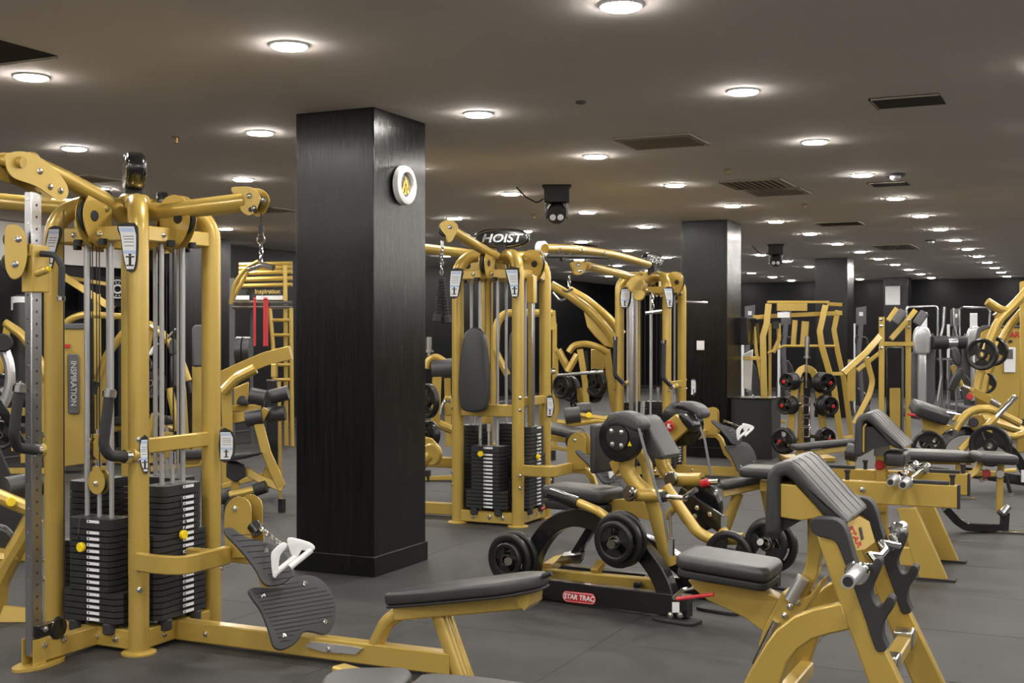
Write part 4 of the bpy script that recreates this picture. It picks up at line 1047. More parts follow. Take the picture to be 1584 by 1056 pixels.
pc = PZ(90, 86, CEIL); t = thing('ceiling_slot', 'large black opening in the ceiling at the upper left edge', 'ceiling slot', (pc.x-.5, pc.y-.25, CEIL))
part('recess', M().box((pc.x-.6, pc.y-.28, CEIL-.003), (1.2, .56, .004)), DARKV, t)
part('lip', M().box((pc.x-.6, pc.y-.006, CEIL-.008), (1.2, .012, .012)), VENTM, t)
for px, py, lab in ((273, 214, 'small brass sprinkler in the ceiling left of the big column'), (1126, 264, 'small brass sprinkler in the ceiling above the second column'), (1245, 318, 'tiny brass sprinkler in the ceiling beyond the paired vents'), (826, 334, 'tiny brass sprinkler in the ceiling below the black spotlight')):
    c = PZ(px, py-3, CEIL); t = thing('sprinkler', lab, 'sprinkler', c, 'brass ceiling sprinklers')
    part('escutcheon', M().disc(c-V((0, 0, .005)), (0, 0, 1), .035, .01), VENTM, t)
    part('deflector', M().cyl(c-V((0, 0, .008)), c-V((0, 0, .045)), .008, 8).disc(c-V((0, 0, .048)), (0, 0, 1), .02, .004), mat('brass', (.35, .2, .06), .35, .8), t)
c = PZ(898, 157, CEIL); solo('ceiling_sensor', M().disc(c-V((0, 0, .006)), (0, 0, 1), .035, .012).ring(c-V((0, 0, .012)), (0, 0, 1), .02, .003), GRYP, 'small round sensor on the ceiling between two downlights', 'sensor')
for px, py, lab in ((1385, 269, 'clear domed smoke detector beside a downlight at right'), (1440, 371, 'small round smoke detector in the right hand row of downlights')):
    c = PZ(px, py, CEIL); t = thing('smoke_detector', lab, 'smoke detector', c)
    part('base', M().disc(c-V((0, 0, .01)), (0, 0, 1), .09, .02), GRYP, t); part('dome', M().lathe([(.05, -.02), (.045, -.045), (.02, -.06), (1e-4, -.062)], c, (0, 0, 1), 16), LBL, t)
def spot(px, py, w, lab):
    c = PZ(px, py, CEIL); t = thing('spotlight', lab, 'stage light', c); v = -ray(px, py); v.z = 0; v.normalize(); r = v.cross(V((0, 0, 1))).normalized(); Z = V((0, 0, 1))
    part('base_box', M().box(c-Z*.09, (.26*w, .2*w, .17*w), ax=(r, v, Z)).box(c-Z*.01, (.3*w, .2*w, .02), ax=(r, v, Z)), BLKM, t, bevel=.01)
    for s in (-1, 1): part('yoke_arm', M().box(c-Z*(.24*w)+r*s*.105*w, (.025, .1*w, .2*w), ax=(r, v, Z)), BLKP, t, bevel=.006)
    h = c-Z*.28*w; nv = (v-Z*.35).normalized()
    part('head', M().cyl(h-nv*.10*w, h+nv*.10*w, .095*w, 24), BLKM, t)
    for a in (90, 210, 330):
        a = math.radians(a); part('lens', M().disc(h+nv*.105*w+r*math.cos(a)*.045*w+Z*math.sin(a)*.045*w, nv, .032*w, .012), LBL, t)
    part('cable', M().tube([c-Z*.12+r*.12*w, c-Z*.17+r*.2*w, c-Z*.11+r*.32*w, c-Z*.01+r*.42*w], .008, .05, 6), CBL, t)
spot(861, 287, .95, 'black moving head spotlight with three lenses hung from the ceiling')
spot(1200, 378, .9, 'distant black spotlight on the ceiling right of the second column')
# emblem on the big column
xw = -4.162; e0 = PX(623, 287, xw)
t = thing('wall_emblem', 'white ring emblem with gold figures on the side of the big column', 'wall clock', e0)
part('ring', M().lathe([(.083, .0), (.083, .025), (.09, .04), (.105, .045), (.125, .035), (.132, .015), (.132, 0), (.083, 0)], e0, (1, 0, 0), 40), WHT, t)
part('face', M().disc(e0+V((.008, 0, 0)), (1, 0, 0), .085, .012, 32), GRYP, t)
GFIG = mat('gold_relief', (.75, .52, .12), .3, .7)
m = M(); ex_ = e0+V((.016, 0, 0))
for (y, z, w_, h_) in ((0, .035, .02, .045), (-.02, .005, .018, .05), (.02, .01, .024, .055), (-.035, -.03, .022, .035), (.03, -.035, .026, .03), (0, -.03, .018, .05), (-.01, -.055, .04, .012), (.045, -.005, .01, .03)):
    o = smooth([ex_+V((0, y+w_/2*a, z+h_/2*b)) for a, b in ((-.6, -1), (.6, -1), (1, -.2), (.5, .5), (.1, 1), (-.5, .6), (-1, -.1))], 2); m.prism(o, (.008, 0, 0))
part('gold_figures', m, GFIG, t, kind='stuff')
# things on the second column
y2 = 6.80+8.5
c = PY(1084, 534, y2-.0); solo('light_switch', M().box(c-V((0, .01, 0)), (.10, .012, .12)).box(c-V((0, .018, 0)), (.05, .006, .07)), WHT, 'small white switch plate on the second column', 'light switch', bevel=.003)
c = PX(1146, 512, -4.16); t = thing('wall_monitor', 'glossy black monitor box mounted on the right side of the second column', 'monitor', c)
part('casing', M().box(c+V((.06, .22, 0)), (.10, .62, .36)), BLKM, t, bevel=.01); part('screen', M().box(c+V((.113, .22, 0)), (.006, .58, .32)), SCR, t)
c = PZ(1138, 708, 0); t = thing('black_cabinet', 'plain black floor cabinet beside the second column', 'cabinet', c)
part('carcass', M().box(c+V((.20, .25, .375)), (.52, .5, .75)), BLKM, t, bevel=.004); part('top', M().box(c+V((.20, .25, .758)), (.54, .52, .016)), BLKP, t)
y4 = 6.80+17.0; yz = 32.3
c = PY(1381, 457, 32.28); solo('wall_notice', M().box(c-V((0, .012, 0)), (.36, .02, .47)).box(c-V((0, .024, 0)), (.32, .006, .43)), WHT, 'white rectangular notice on the fourth column at the back', 'notice', bevel=.004)
# pilaster on the left wall
ya = PX(262, 430, -11.95).y; yb3 = PX(357, 430, -11.95).y
struct('column', M().box(((-12.6-11.95)/2, (ya+yb3)/2, CEIL/2), (.65, yb3-ya, CEIL)), WOODB, bevel=.004)
# ================================================================ BACKGROUND MACHINES
def bt(par, name, pts, d, r, mt=None, bend=0, off=(0, 0, 0), seg=10):
    mt = mt or GOLD; dd = d if isinstance(d, (list, tuple)) else [d]*len(pts)
    return part(name, M().tube([P(a, b, k)+V(off) for (a, b), k in zip(pts, dd)], r, bend, seg), mt, par)
def bb(par, name, pts, d, w_, h_, mt=None, bend=0, off=(0, 0, 0)):
    mt = mt or GOLD; dd = d if isinstance(d, (list, tuple)) else [d]*len(pts)
    q = [P(a, b, k)+V(off) for (a, b), k in zip(pts, dd)]; v = ray(*pts[0]); v.normalize()
    return part(name, M().bar(q, h_, w_, up=v, bend=bend), mt, par)     # h_: seen width, w_: depth
def shroud(par, name, pts, d, th, mt=None, bev=.01):
    v = ray(*pts[0]); v.z = 0; v.normalize()
    return part(name, M().prism([P(a, b, d) for a, b in pts], v*th), mt or GOLD, par, bevel=bev)
def roll(par, name, a, b, d, r, mt=None): return part(name, M().cyl(P(*a, d), P(*b, d), r, 16), mt or VINYL, par)
def cpad(par, name, pts, d, th, mt=None):
    v = ray(*pts[0]).normalized(); return part(name, M().slab(smooth([P(a, b, d) for a, b in pts], 2), v*th, .02), mt or VINYL, par)
def foot(px, py): return PZ(px, py, 0)
AX = V((.5, -.86, .1))
# --- power rack with plate storage, right of the second column
d = 16.4; g = 'gold training machines in the back rows'
t = thing('vertical_press_frame', 'tall gold frame machine behind the weight tree, with boxed top beam', 'exercise machine', PZ(1240, 705), g)
bb(t, 'front_post', [(1189, 470), (1186, 500), (1180, 520), (1184, 703)], d, .08, .085)
bb(t, 'rear_post', [(1277, 472), (1268, 512), (1271, 535), (1290, 600), (1302, 690)], d, .08, .08)
bb(t, 'rear_post', [(1296, 480), (1290, 510), (1296, 545), (1305, 585), (1317, 676)], [17]*5, .08, .07)
bb(t, 'top_beam', [(1187, 467), (1282, 467)], d, .06, .035); bb(t, 'top_beam', [(1280, 470), (1302, 471)], 17, .06, .05)
bb(t, 'cross_beam', [(1165, 491), (1205, 488), (1302, 484)], d+.1, .06, .06)
part('name_plate', M().box(P(1225, 475, d-.05), (.40, .03, .10), rz=YAW), GOLD2, t, bevel=.004)
part('white_label', M().box(P(1212, 487, d-.05), (.16, .02, .07), rz=YAW), LBL, t)
bb(t, 'inner_post', [(1230, 495), (1227, 535)], d+.3, .06, .07); bb(t, 'inner_post', [(1246, 497), (1243, 535)], d+.2, .06, .10)
bt(t, 'mid_bar', [(1188, 546), (1212, 535), (1292, 535)], d, .018, bend=.1)
bb(t, 'left_brace', [(1166, 505), (1170, 545), (1178, 590), (1180, 640)], d, .05, .045)
bb(t, 'side_beam', [(1150, 554), (1176, 554)], d, .05, .05); bb(t, 'thin_post', [(1191, 500), (1191, 650)], d+.4, .05, .04)
bt(t, 'curved_grip', [(1204, 500), (1205, 525), (1196, 545)], d, .03, bend=.1); bb(t, 'black_block', [(1200, 497), (1200, 508)], d, .08, .09, BLKM)
bb(t, 'lower_beam', [(1187, 650), (1214, 652)], d, .06, .04); bb(t, 'base_beam', [(1184, 700), (1318, 676)], d, .07, .06); bb(t, 'side_link', [(1283, 578), (1305, 578)], d, .05, .05)
shroud(t, 'white_pad', [(1149, 548), (1165, 540), (1162, 605), (1150, 600)], d+.5, .1, WHT)
# --- weight tree
d = 14.8
t = thing('weight_tree', 'gold arched weight tree loaded with black plates on red tipped horns', 'weight rack', PZ(1248, 715), g)
for s, pts in ((0, [(1246, 569), (1237, 573), (1231, 590), (1226, 630), (1221, 700)]), (1, [(1246, 569), (1257, 573), (1264, 590), (1270, 630), (1277, 700)])):
    bb(t, 'arch_leg', pts, d, .12, .085, bend=.15)
bb(t, 'centre_post', [(1247, 575), (1247, 700)], d+.1, .08, .10, BLKM); shroud(t, 'gusset', [(1237, 600), (1243, 580), (1244, 700), (1232, 700)], d+.02, .06)
part('base', M().box(PZ(1248, 712)+V((0, 0, .03)), (.62, .4, .06), rz=YAW), GOLD, t, bevel=.01)
TR = thing('storage_bar', 'long steel bar standing upright in the weight tree', 'barbell', P(1248, 560, d-.1)); 
part('sleeve', M().cyl(P(1249, 520, d-.1), P(1248, 552, d-.1), .028).cyl(P(1248, 551, d-.1), P(1248, 554, d-.1), .045), STL, TR); part('shaft', M().cyl(P(1248, 553, d-.1), P(1247, 600, d-.1), .014), STL, TR)
hk2 = thing('chrome_attachments', 'bundle of chrome cable handles hanging in the middle of the weight tree', 'handle', P(1247, 640, d-.3))
for k, y in enumerate((612, 628, 645, 662)): part('handle_ring', M().tube([P(1241, y, d-.3), P(1253, y+(-1)**k*2, d-.28), P(1252, y+14, d-.3), P(1242, y+13, d-.3)], .010, .02, 6, closed=True), CHR, hk2)
ax = -ray(1248, 600); ax.z = 0; ax.normalize(); rt_ = ax.cross(V((0, 0, 1)))
for i, (px, py, R, n, s, lab) in enumerate(((1216, 590, .10, 4, -1, 'top left'), (1213, 627, .105, 4, -1, 'middle left'), (1209, 682, .15, 2, -1, 'bottom left'), (1281, 592, .115, 4, 1, 'top right'), (1285, 628, .115, 4, 1, 'middle right'), (1280, 678, .12, 2, 1, 'bottom right'))):
    a2 = (ax*.85-rt_*s*.5).normalized(); c = P(px, py, d-.35)
    part('horn', M().cyl(c-a2*.35, c+a2*.05, .022), STLD, t)
    part('horn_tip', M().disc(c+a2*.055, a2, .022, .012), RED, t)
    for k in range(n): disc(c-a2*(.02+.042*k), a2, R*(1+.07*(k == n-1)), .036, 'black grip plate, %s on the %s horn of the weight tree' % (('outermost', 'second', 'third', 'innermost')[k], lab), 'plates on the weight tree', .3*k)
# --- incline press machine with two dark shoulder pads
d = 13.6
t = thing('shoulder_press_machine', 'gold lever machine with twin slanted dark pads at the top and black shroud', 'exercise machine', PZ(1385, 725), g)
bb(t, 'post', [(1364, 490), (1363, 722)], d, .08, .062); bb(t, 'post', [(1405, 492), (1404, 716)], d+.2, .08, .065)
bb(t, 'cross_beam', [(1366, 532), (1412, 532)], d, .06, .05)
bb(t, 'lever', [(1387, 477), (1374, 496)], d, .07, .055); bb(t, 'lever', [(1416, 480), (1400, 500), (1378, 524)], d+.1, .07, .06)
bb(t, 'lever', [(1364, 517), (1340, 545), (1305, 577)], d, .07, .07); bb(t, 'lever', [(1362, 545), (1326, 573)], d+.4, .07, .05)
bb(t, 'bent_leg', [(1340, 553), (1350, 590), (1345, 610), (1322, 655)], d, .07, .06, bend=.2); 
for px, py in ((1391, 490), (1424, 492)):
    c = P(px, py, d-.05); ux_ = (P(px+10, py-14, d)-P(px, py, d)).normalized(); v = ray(px, py).normalized(); part('shoulder_pad', M().pad(c, (.17, .11, .10), .02, .02, ax=(ux_, v, ux_.cross(v))), GRYP, t)
shroud(t, 'black_shroud', [(1371, 537), (1398, 537), (1398, 712), (1371, 712)], d+.15, .25, BLKP); shroud(t, 'shroud_edge', [(1394, 537), (1398, 537), (1398, 712), (1394, 712)], d+.13, .02, GRYP)
shroud(t, 'gold_base_box', [(1376, 600), (1393, 600), (1393, 700), (1376, 700)], d+.12, .03, GOLD2)
m = M()
for a, b in ((1363, 494), (1363, 504), (1363, 538), (1406, 495), (1406, 506)): m.bolt(P(a, b, d-.05), -ray(a, b), .014)
part('bolt_set', m, BLKM, t, kind='stuff'); part('base_beam', M().bar([PZ(1360, 725)+V((0, 0, .04)), PZ(1412, 718)+V((0, 0, .04))], .08, .08), GOLD, t)
bb(t, 'back_panel', [(1318, 556), (1316, 620)], d+1.5, .05, .10)
# --- silver cardio machines
def cardio(px, d, lab, s=1):
    k = 24.0/d*1.0
    t = thing('cardio_machine', lab, 'cardio machine', PZ(px, 519+FPX*EYE/d), 'silver cardio machines by the back wall')
    q = lambda dx, z: (px+dx*s*24/d, 519-(z-EYE)*FPX/d)
    part('column', M().slab(smooth([P(*q(a, z), d) for a, z in ((-14, 1.55), (-8, 1.72), (8, 1.72), (14, 1.55), (14, 1.3), (9, 1.2), (-9, 1.2), (-14, 1.3))], 3), ray(px, 519).normalized()*.3, .05), SILV, t)
    part('lower_column', M().slab([P(*q(a, z), d+.05) for a, z in ((-7, 1.25), (7, 1.25), (7, .25), (-7, .25))], ray(px, 519).normalized()*.22, .04), SILV, t)
    part('side_shell', M().slab(smooth([P(*q(a, z), d+.3) for a, z in ((-17, 1.2), (17, 1.6), (20, .9), (16, .1), (-18, .1), (-20, .7))], 2), ray(px, 519).normalized()*.2, .04), GRYP, t)
    part('console', M().slab([P(*q(a, z), d+.1) for a, z in ((-4, 1.7), (8, 1.7), (8, 2.0), (-4, 2.0))], ray(px, 519).normalized()*.05, .01), LBL, t)
    part('handrail', M().tube([P(*q(-22, 1.6), d+.2), P(*q(-24, 2.1), d+.2), P(*q(24, 2.12), d+.2), P(*q(24, 1.5), d+.2)], .022, .08, 8), STL, t)
    part('moving_arm', M().tube([P(*q(34, 2.1), d), P(*q(33, 1.75), d), P(*q(27, 1.4), d), P(*q(30, .8), d), P(*q(24, .3), d)], .03, .3, 10), STL, t)
    part('drum', M().cyl(P(*q(16, 1.42), d), P(*q(38, 1.42), d), .13, 20), BLKM, t); part('drum_cap', M().cyl(P(*q(38, 1.42), d), P(*q(52, 1.42), d), .11, 20), STL, t)
    part('base', M().box(PZ(px, 519+FPX*EYE/d)+V((0, .3, .08)), (.7, 1.6, .16), rz=YAW), GRYP, t, bevel=.03)
    for k_ in range(3): part('thin_post', M().cyl(P(*q(28+k_*12, 1.1), d+.3), P(*q(28+k_*12, .05), d+.3), .018, 8), STL, t)
    part('thin_rail', M().cyl(P(*q(22, 1.1), d+.3), P(*q(60, 1.1), d+.3), .014, 8), STL, t)
cardio(1426, 23.5, 'silver elliptical trainer right of the twin padded machine'); cardio(1508, 24.5, 'silver elliptical trainer left of the gold weight panel', -1)
def bike(px, d, lab):
    t = thing('exercise_bike', lab, 'exercise bike', PZ(px, 519+FPX*EYE/d), 'dark machines far back between the columns'); q = lambda dx, z: P(px+dx, 519-(z-EYE)*FPX/d, d)
    part('console', M().slab([q(-8, 1.75), q(8, 1.78), q(8, 2.15), q(-8, 2.12)], ray(px, 519).normalized()*.08, .02), GRYP, t); part('display', M().slab([q(-3, 1.95), q(3, 1.95), q(3, 2.03), q(-3, 2.03)], -ray(px, 519).normalized()*.01, .003), LBL, t)
    part('mast', M().tube([q(0, 1.8), q(-4, 1.2), q(2, .2)], .05, .2, 8), GRYP, t); part('handlebar', M().tube([q(-10, 1.4), q(-8, 1.55), q(8, 1.5), q(10, 1.35)], .03, .05, 8), BLKM, t)
    part('body', M().slab(smooth([q(-12, .9), q(4, 1.05), q(14, .7), q(14, .15), q(-14, .15)], 2), ray(px, 519).normalized()*.3, .04), BLKM, t); part('pedal_arm', M().cyl(q(-6, .5), q(8, .35), .03), STL, t)
    part('rail', M().cyl(q(-11, .0), q(-11, 1.8), .03), LBL, t); part('base', M().slab([q(-12, 0), q(14, 0), q(14, .16), q(-12, .16)], ray(px, 519).normalized()*.5, .02), GRYP, t)
bike(1332, 25, 'dark exercise bike behind, left of the fourth column'); bike(1160, 24, 'dark exercise bike left of the tall gold frame'); bike(1216, 25, 'dark exercise bike seen through the tall gold frame'); bike(1478, 27, 'dark exercise bike between the silver trainers')
# --- gold stack panel at right edge
d = 18.5
t = thing('selector_machine', 'gold weight panel machine with white placard at the right edge', 'exercise machine', PZ(1550, 680), g)
shroud(t, 'panel', [(1512, 680), (1512, 530), (1516, 512), (1528, 506), (1600, 506), (1600, 680)], d, .25, GOLD, .03); shroud(t, 'side', [(1508, 680), (1508, 525), (1512, 508), (1520, 503), (1600, 503), (1600, 506), (1528, 507), (1517, 512), (1513, 530), (1513, 680)], d-.02, .3, GRYP)
shroud(t, 'placard', [(1553, 537), (1571, 537), (1571, 576), (1553, 576)], d-.05, .02, LBL); shroud(t, 'placard_print', [(1557, 540), (1567, 540), (1567, 555), (1557, 555)], d-.06, .01, GRYP)
tx = P(1563, 518, d-.06); text('lettering', 'STAR', .12, tx, V((math.cos(YAW), math.sin(YAW), 0)), (0, 0, 1), RED, t, .004, .003)
part('window', M().box(P(1563, 528, d-.03), (.05, .02, .04), rz=YAW), BLKM, t)
# --- lever machine at right edge with two plates
d = 13.0
t = thing('lever_press_machine', 'gold lever press with forked arms and round plates at the right edge', 'exercise machine', PZ(1560, 750), g)
bt(t, 'lever_arm', [(1590, 448), (1575, 465), (1545, 495), (1530, 530), (1520, 560), (1510, 605)], d, .048, bend=.3); bt(t, 'lever_arm', [(1592, 470), (1563, 502), (1548, 530), (1527, 580), (1522, 606)], d+.6, .045, bend=.3)
bt(t, 'fork_grip', [(1527, 466), (1545, 478), (1562, 482)], d, .045, bend=.2); bt(t, 'fork_grip', [(1540, 484), (1548, 495)], d+.1, .035)
shroud(t, 'mast', [(1577, 436), (1600, 430), (1600, 700), (1572, 700), (1578, 600)], d+.2, .12)
shroud(t, 'pivot_bracket', [(1503, 600), (1511, 602), (1530, 612), (1530, 622), (1527, 630), (1512, 628)], d, .15); bb(t, 'adjust_sleeve', [(1503, 604), (1530, 618)], d-.1, .1, .09)
part('adjust_bar', M().cyl(P(1487, 596, d-.05), P(1503, 604, d-.05), .03), STL, t); part('adjust_bar', M().cyl(P(1530, 618, d-.05), P(1546, 627, d-.05), .03), STL, t)
cpad(t, 'back_pad', [(1470, 540), (1480, 537), (1488, 556), (1484, 566), (1474, 560)], d-.2, .12); cpad(t, 'back_pad', [(1480, 570), (1490, 572), (1490, 580), (1477, 604), (1468, 604), (1466, 598)], d-.2, .12); cpad(t, 'rear_pad', [(1489, 575), (1502, 590), (1499, 600), (1488, 590)], d+.1, .1, VINYG)
bt(t, 'pad_stem', [(1474, 565), (1478, 577), (1487, 596)], d-.1, .03); part('red_knob', M().disc(P(1500, 613, d-.15), -ray(1500, 613), .035, .03), RED, t)
a_ = ray(1520, 548)*-1; a_.z = 0
disc(P(1519, 548, d-.25), a_+V((-.35, 0, 0)), .165, .05, 'black round plate on the forked lever machine at right, front one', 'plates on the right hand machines', .3); disc(P(1536, 543, d+.2), a_+V((-.35, 0, 0)), .16, .06, 'black round plate on the forked lever machine at right, rear one', 'plates on the right hand machines')
disc(P(1524, 592, d+.6), a_+V((-.35, 0, 0)), .12, .05, 'small black plate low behind the forked lever machine', 'plates on the right hand machines')
# --- leverage row machine with seat and arched black base
d = 12.4
t = thing('leverage_row_machine', 'plate loaded gold machine with long dark seat and arched tubes at right', 'exercise machine', PZ(1500, 745), g)
c0, c1 = P(1411, 628, d), P(1464, 646, d); ex = (c1-c0).normalized(); wv = V((.2, .97, 0)); ez = ex.cross(wv).normalized(); ez = ez if ez.z > 0 else -ez
part('seat_pad', M().pad((c0+c1)/2, ((c1-c0).length, .28, .12), .03, .05, ax=(ex, (ez.cross(ex)), ez)), VINYL, t)
shroud(t, 'seat_support', [(1423, 642), (1440, 645), (1462, 655), (1478, 661), (1462, 668), (1450, 680), (1432, 675)], d, .1); part('release_lever', M().tube([P(1404, 640, d-.1), P(1426, 644, d-.1)], .012, 0, 8), REDS, t, 'red release lever')
part('chrome_slider', M().bar([P(1462, 642, d+.1), P(1490, 647, d+.1)], .08, .08), CHR, t)
bt(t, 'arch_tube', [(1477, 665), (1490, 645), (1505, 633), (1530, 631), (1548, 640), (1578, 655)], d, .04, bend=.3); bt(t, 'arch_tube', [(1500, 660), (1520, 645), (1545, 655), (1590, 668)], d+.4, .05, bend=.3); bt(t, 'lower_tube', [(1548, 672), (1570, 675), (1590, 668)], d+.1, .035, bend=.1)
shroud(t, 'web_plate', [(1496, 655), (1505, 642), (1520, 640), (1528, 655), (1520, 664), (1505, 666)], d+.05, .05); part('pivot', M().disc(P(1506, 653, d-.03), -ray(1506, 653), .05, .06), BLKM, t)
bt(t, 'grip_stem', [(1523, 662), (1541, 645)], d-.1, .035); part('chrome_grip', M().cyl(P(1541, 645, d-.1), P(1570, 614, d-.1), .028).disc(P(1571, 613, d-.1), (1, 0, 1), .032, .02), CHR, t)
bt(t, 'stay', [(1486, 697), (1502, 680)], d-.1, .04)
bb(t, 'arch_base', [(1452, 700), (1462, 678), (1480, 667), (1510, 666), (1540, 680), (1570, 700), (1590, 740)], d+.2, .12, .09, BLKP, bend=.4); bb(t, 'base_beam', [(1480, 728), (1595, 745)], d, .1, .10, BLKP)
part('leg_box', M().box(P(1586, 736, d-.2), (.08, .02, .12), rz=YAW), LBL, t); bb(t, 'side_bar', [(1560, 652), (1600, 655)], d+.6, .15, .08, BLKM)
disc(P(1532, 689, d-.35), a_+V((-.3, .1, 0)), .205, .05, 'large black rimmed plate on the arched gold machine behind the flat bench', 'plates on the right hand machines', .5)
disc(P(1436, 692, d-.1), a_+V((.2, .4, 0)), .17, .05, 'black plate lying low left on the arched machine base', 'plates on the right hand machines'); disc(P(1444, 680, d+.5), a_+V((.2, .4, 0)), .15, .05, 'rear black plate at left of the arched machine base', 'plates on the right hand machines')
# --- flat bench with split pads
d = 9.9
t = thing('leg_curl_bench', 'flat bench with two part black pad and gold legs behind the rack rails', 'bench', PZ(1480, 815), g)
def lpad(nm, a, b, d, w_, th, par, mt=None):
    c0, c1 = P(*a, d), P(*b, d); ex = (c1-c0).normalized(); wv = V((0, 1, 0)); ez = ex.cross(wv).normalized(); ez = ez if ez.z > 0 else -ez
    return part(nm, M().pad((c0+c1)/2, ((c1-c0).length, w_, th), th*.4, .04, ax=(ex, ez.cross(ex), ez)), mt or VINYL, par)
lpad('long_pad', (1396, 702), (1503, 706), 9.7, .30, .075, t); lpad('end_pad', (1507, 706), (1566, 709), 9.4, .30, .075, t)
bb(t, 'pad_rail', [(1410, 714), (1500, 716)], 9.7, .07, .03); bb(t, 'frame_beam', [(1465, 731), (1545, 733)], 9.7, .06, .045); bb(t, 'frame_beam', [(1545, 729), (1570, 727)], 9.9, .06, .03)
bb(t, 'front_strut', [(1517, 716), (1508, 730), (1495, 738), (1478, 738)], 9.5, .06, .05, bend=.1); bb(t, 'pad_stem', [(1484, 716), (1482, 732)], 9.7, .06, .05)
bb(t, 'swing_leg', [(1549, 718), (1547, 735), (1546, 792)], 9.5, .06, .05); part('pivot_cap', M().disc(P(1547, 733, 9.42), -ray(1547, 733), .035, .03), STLD, t); part('red_knob', M().disc(P(1526, 732, 9.5), -ray(1526, 732), .032, .03), RED, t)
bt(t, 'roller_bar', [(1549, 796), (1560, 782)], 9.4, .028, STL); bt(t, 'roller_cap', [(1548, 797), (1551, 794)], 9.38, .042, BLKM)
bb(t, 'black_base', [(1462, 785), (1480, 805), (1494, 815), (1552, 817)], 9.75, .08, .065, BLKP, bend=.15); bb(t, 'black_leg', [(1553, 818), (1555, 792)], 9.75, .07, .07, BLKP)
part('floor_foot', M().box(PZ(1556, 824)+V((0, 0, .01)), (.28, .1, .02)), STLD, t, bevel=.003); bt(t, 'thin_stay', [(1556, 735), (1563, 762)], 9.9, .014, BLKM); part('ball_end', M().disc(P(1563, 765, 9.9), (0, 0, 1), .022, .03), CHR, t)
part('chrome_lever', M().tube([P(1515, 743, 9.6), P(1526, 740, 9.6)], .016), CHR, t); part('lower_pin', M().tube([P(1484, 771, 9.8), P(1508, 770, 9.8)], .012), CHR, t)
bb(t, 'roller_pad', [(1440, 728), (1466, 731)], 9.9, .08, .07, GRYP)
# --- two long benches right of the low pulley stations
for (a, b, d, lab, g0) in (((1112, 751), (1190, 737), 9.0, 'long black bench pad on a gold rail beyond the curl machine', 1), ((1226, 692), (1318, 682), 12.5, 'long thin black bench pad in front of the weight tree', 0)):
    t = thing('row_bench', lab, 'bench', PZ((a[0]+b[0])/2, 519+FPX*EYE/d), 'long row benches')
    lpad('seat_pad', a, b, d, .30, .06, t); bb(t, 'seat_rail', [(a[0]+6, a[1]+12), (b[0]-2, b[1]+10)], d, .09, .06)
    c = P(b[0]-8, b[1]+10, d); part('leg', M().tube([c, V((c.x+.1, c.y, .0))], .04), GOLD, t); c = P(a[0]+30, a[1]+12, d); part('leg', M().tube([c, V((c.x-.15, c.y, .0))], .04), GOLD, t)
    if g0: part('tip_grip', M().cyl(P(1096, 746, d), P(1112, 746, d), .022), CHR, t)
# --- behind the middle tower: leg extension and lever machines
d = 12.6
t = thing('leg_extension_machine', 'gold leg extension with twin dark foam rollers beyond the middle tower', 'exercise machine', PZ(900, 745), g)
part('roller', M().cyl(P(874, 644, d), P(897, 641, d), .085, 18), VINYL, t); part('roller', M().cyl(P(893, 635, d+.3), P(914, 633, d+.3), .08, 18), VINYL, t)
bt(t, 'roller_arm', [(897, 642), (935, 648), (960, 642)], d, .03, bend=.1); bt(t, 'lower_arm', [(862, 653), (885, 655), (925, 650), (958, 655)], d, .032, bend=.1)
lpad('seat_pad', (848, 661), (905, 673), d-.3, .34, .08, t); bt(t, 'frame_leg', [(945, 670), (925, 690), (903, 695)], d-.2, .05); bb(t, 'seat_rail', [(850, 676), (900, 684), (925, 680)], d, .08, .06)
bb(t, 'base_beam', [(850, 690), (900, 700)], d+.2, .08, .04); part('yellow_knob', M().disc(P(911, 642, d-.1), -ray(911, 642), .03, .03), YEL, t)
bb(t, 'post', [(950, 640), (948, 720)], d, .08, .07)
d = 14.2
t = thing('lat_arc_machine', 'gold machine with two long curved arms sweeping down beside the far tower', 'exercise machine', PZ(930, 725), g)
bt(t, 'curved_arm', [(852, 440), (880, 456), (915, 482), (940, 510), (957, 540)], d, .05, bend=.8, seg=14); bt(t, 'curved_arm', [(880, 448), (905, 462), (940, 490), (963, 517)], d+.5, .05, bend=.8, seg=14)
shroud(t, 'arm_web', [(903, 482), (920, 488), (945, 520), (955, 540), (935, 535), (920, 520), (908, 505)], d+.05, .05); bt(t, 'link', [(945, 522), (965, 522)], d+.2, .04)
bb(t, 'back_post', [(938, 540), (944, 585), (950, 625), (955, 650)], d, .08, .09); bb(t, 'base', [(900, 700), (955, 690)], d, .08, .08)
bt(t, 'hoop', [(880, 545), (887, 534), (905, 531), (925, 536), (940, 545)], d-.2, .04, bend=.5); bb(t, 'inner_post', [(897, 540), (905, 590), (908, 630)], d-.3, .07, .07); bt(t, 'cross_tube', [(893, 548), (878, 575)], d-.3, .04); bt(t, 'cross_tube', [(863, 541), (880, 572)], d-.2, .045); bb(t, 'left_post', [(860, 538), (862, 640)], d, .06, .05)
shroud(t, 'shroud', [(914, 540), (935, 540), (935, 570), (925, 580), (914, 572)], d+.3, .2, GOLD2); bb(t, 'black_column', [(906, 542), (907, 600)], d-.1, .06, .06, BLKM); bt(t, 'strut', [(895, 600), (900, 625)], d, .04)
BR2 = thing('barbell', 'thin steel bar across the lever machine between the two towers', 'barbell', P(897, 578, d-.7)); part('shaft', M().cyl(P(862, 580, d-.7), P(934, 575, d-.7), .018), STL, BR2); part('collar', M().cyl(P(852, 574, d-.7), P(859, 574, d-.7), .035), CHR, BR2)
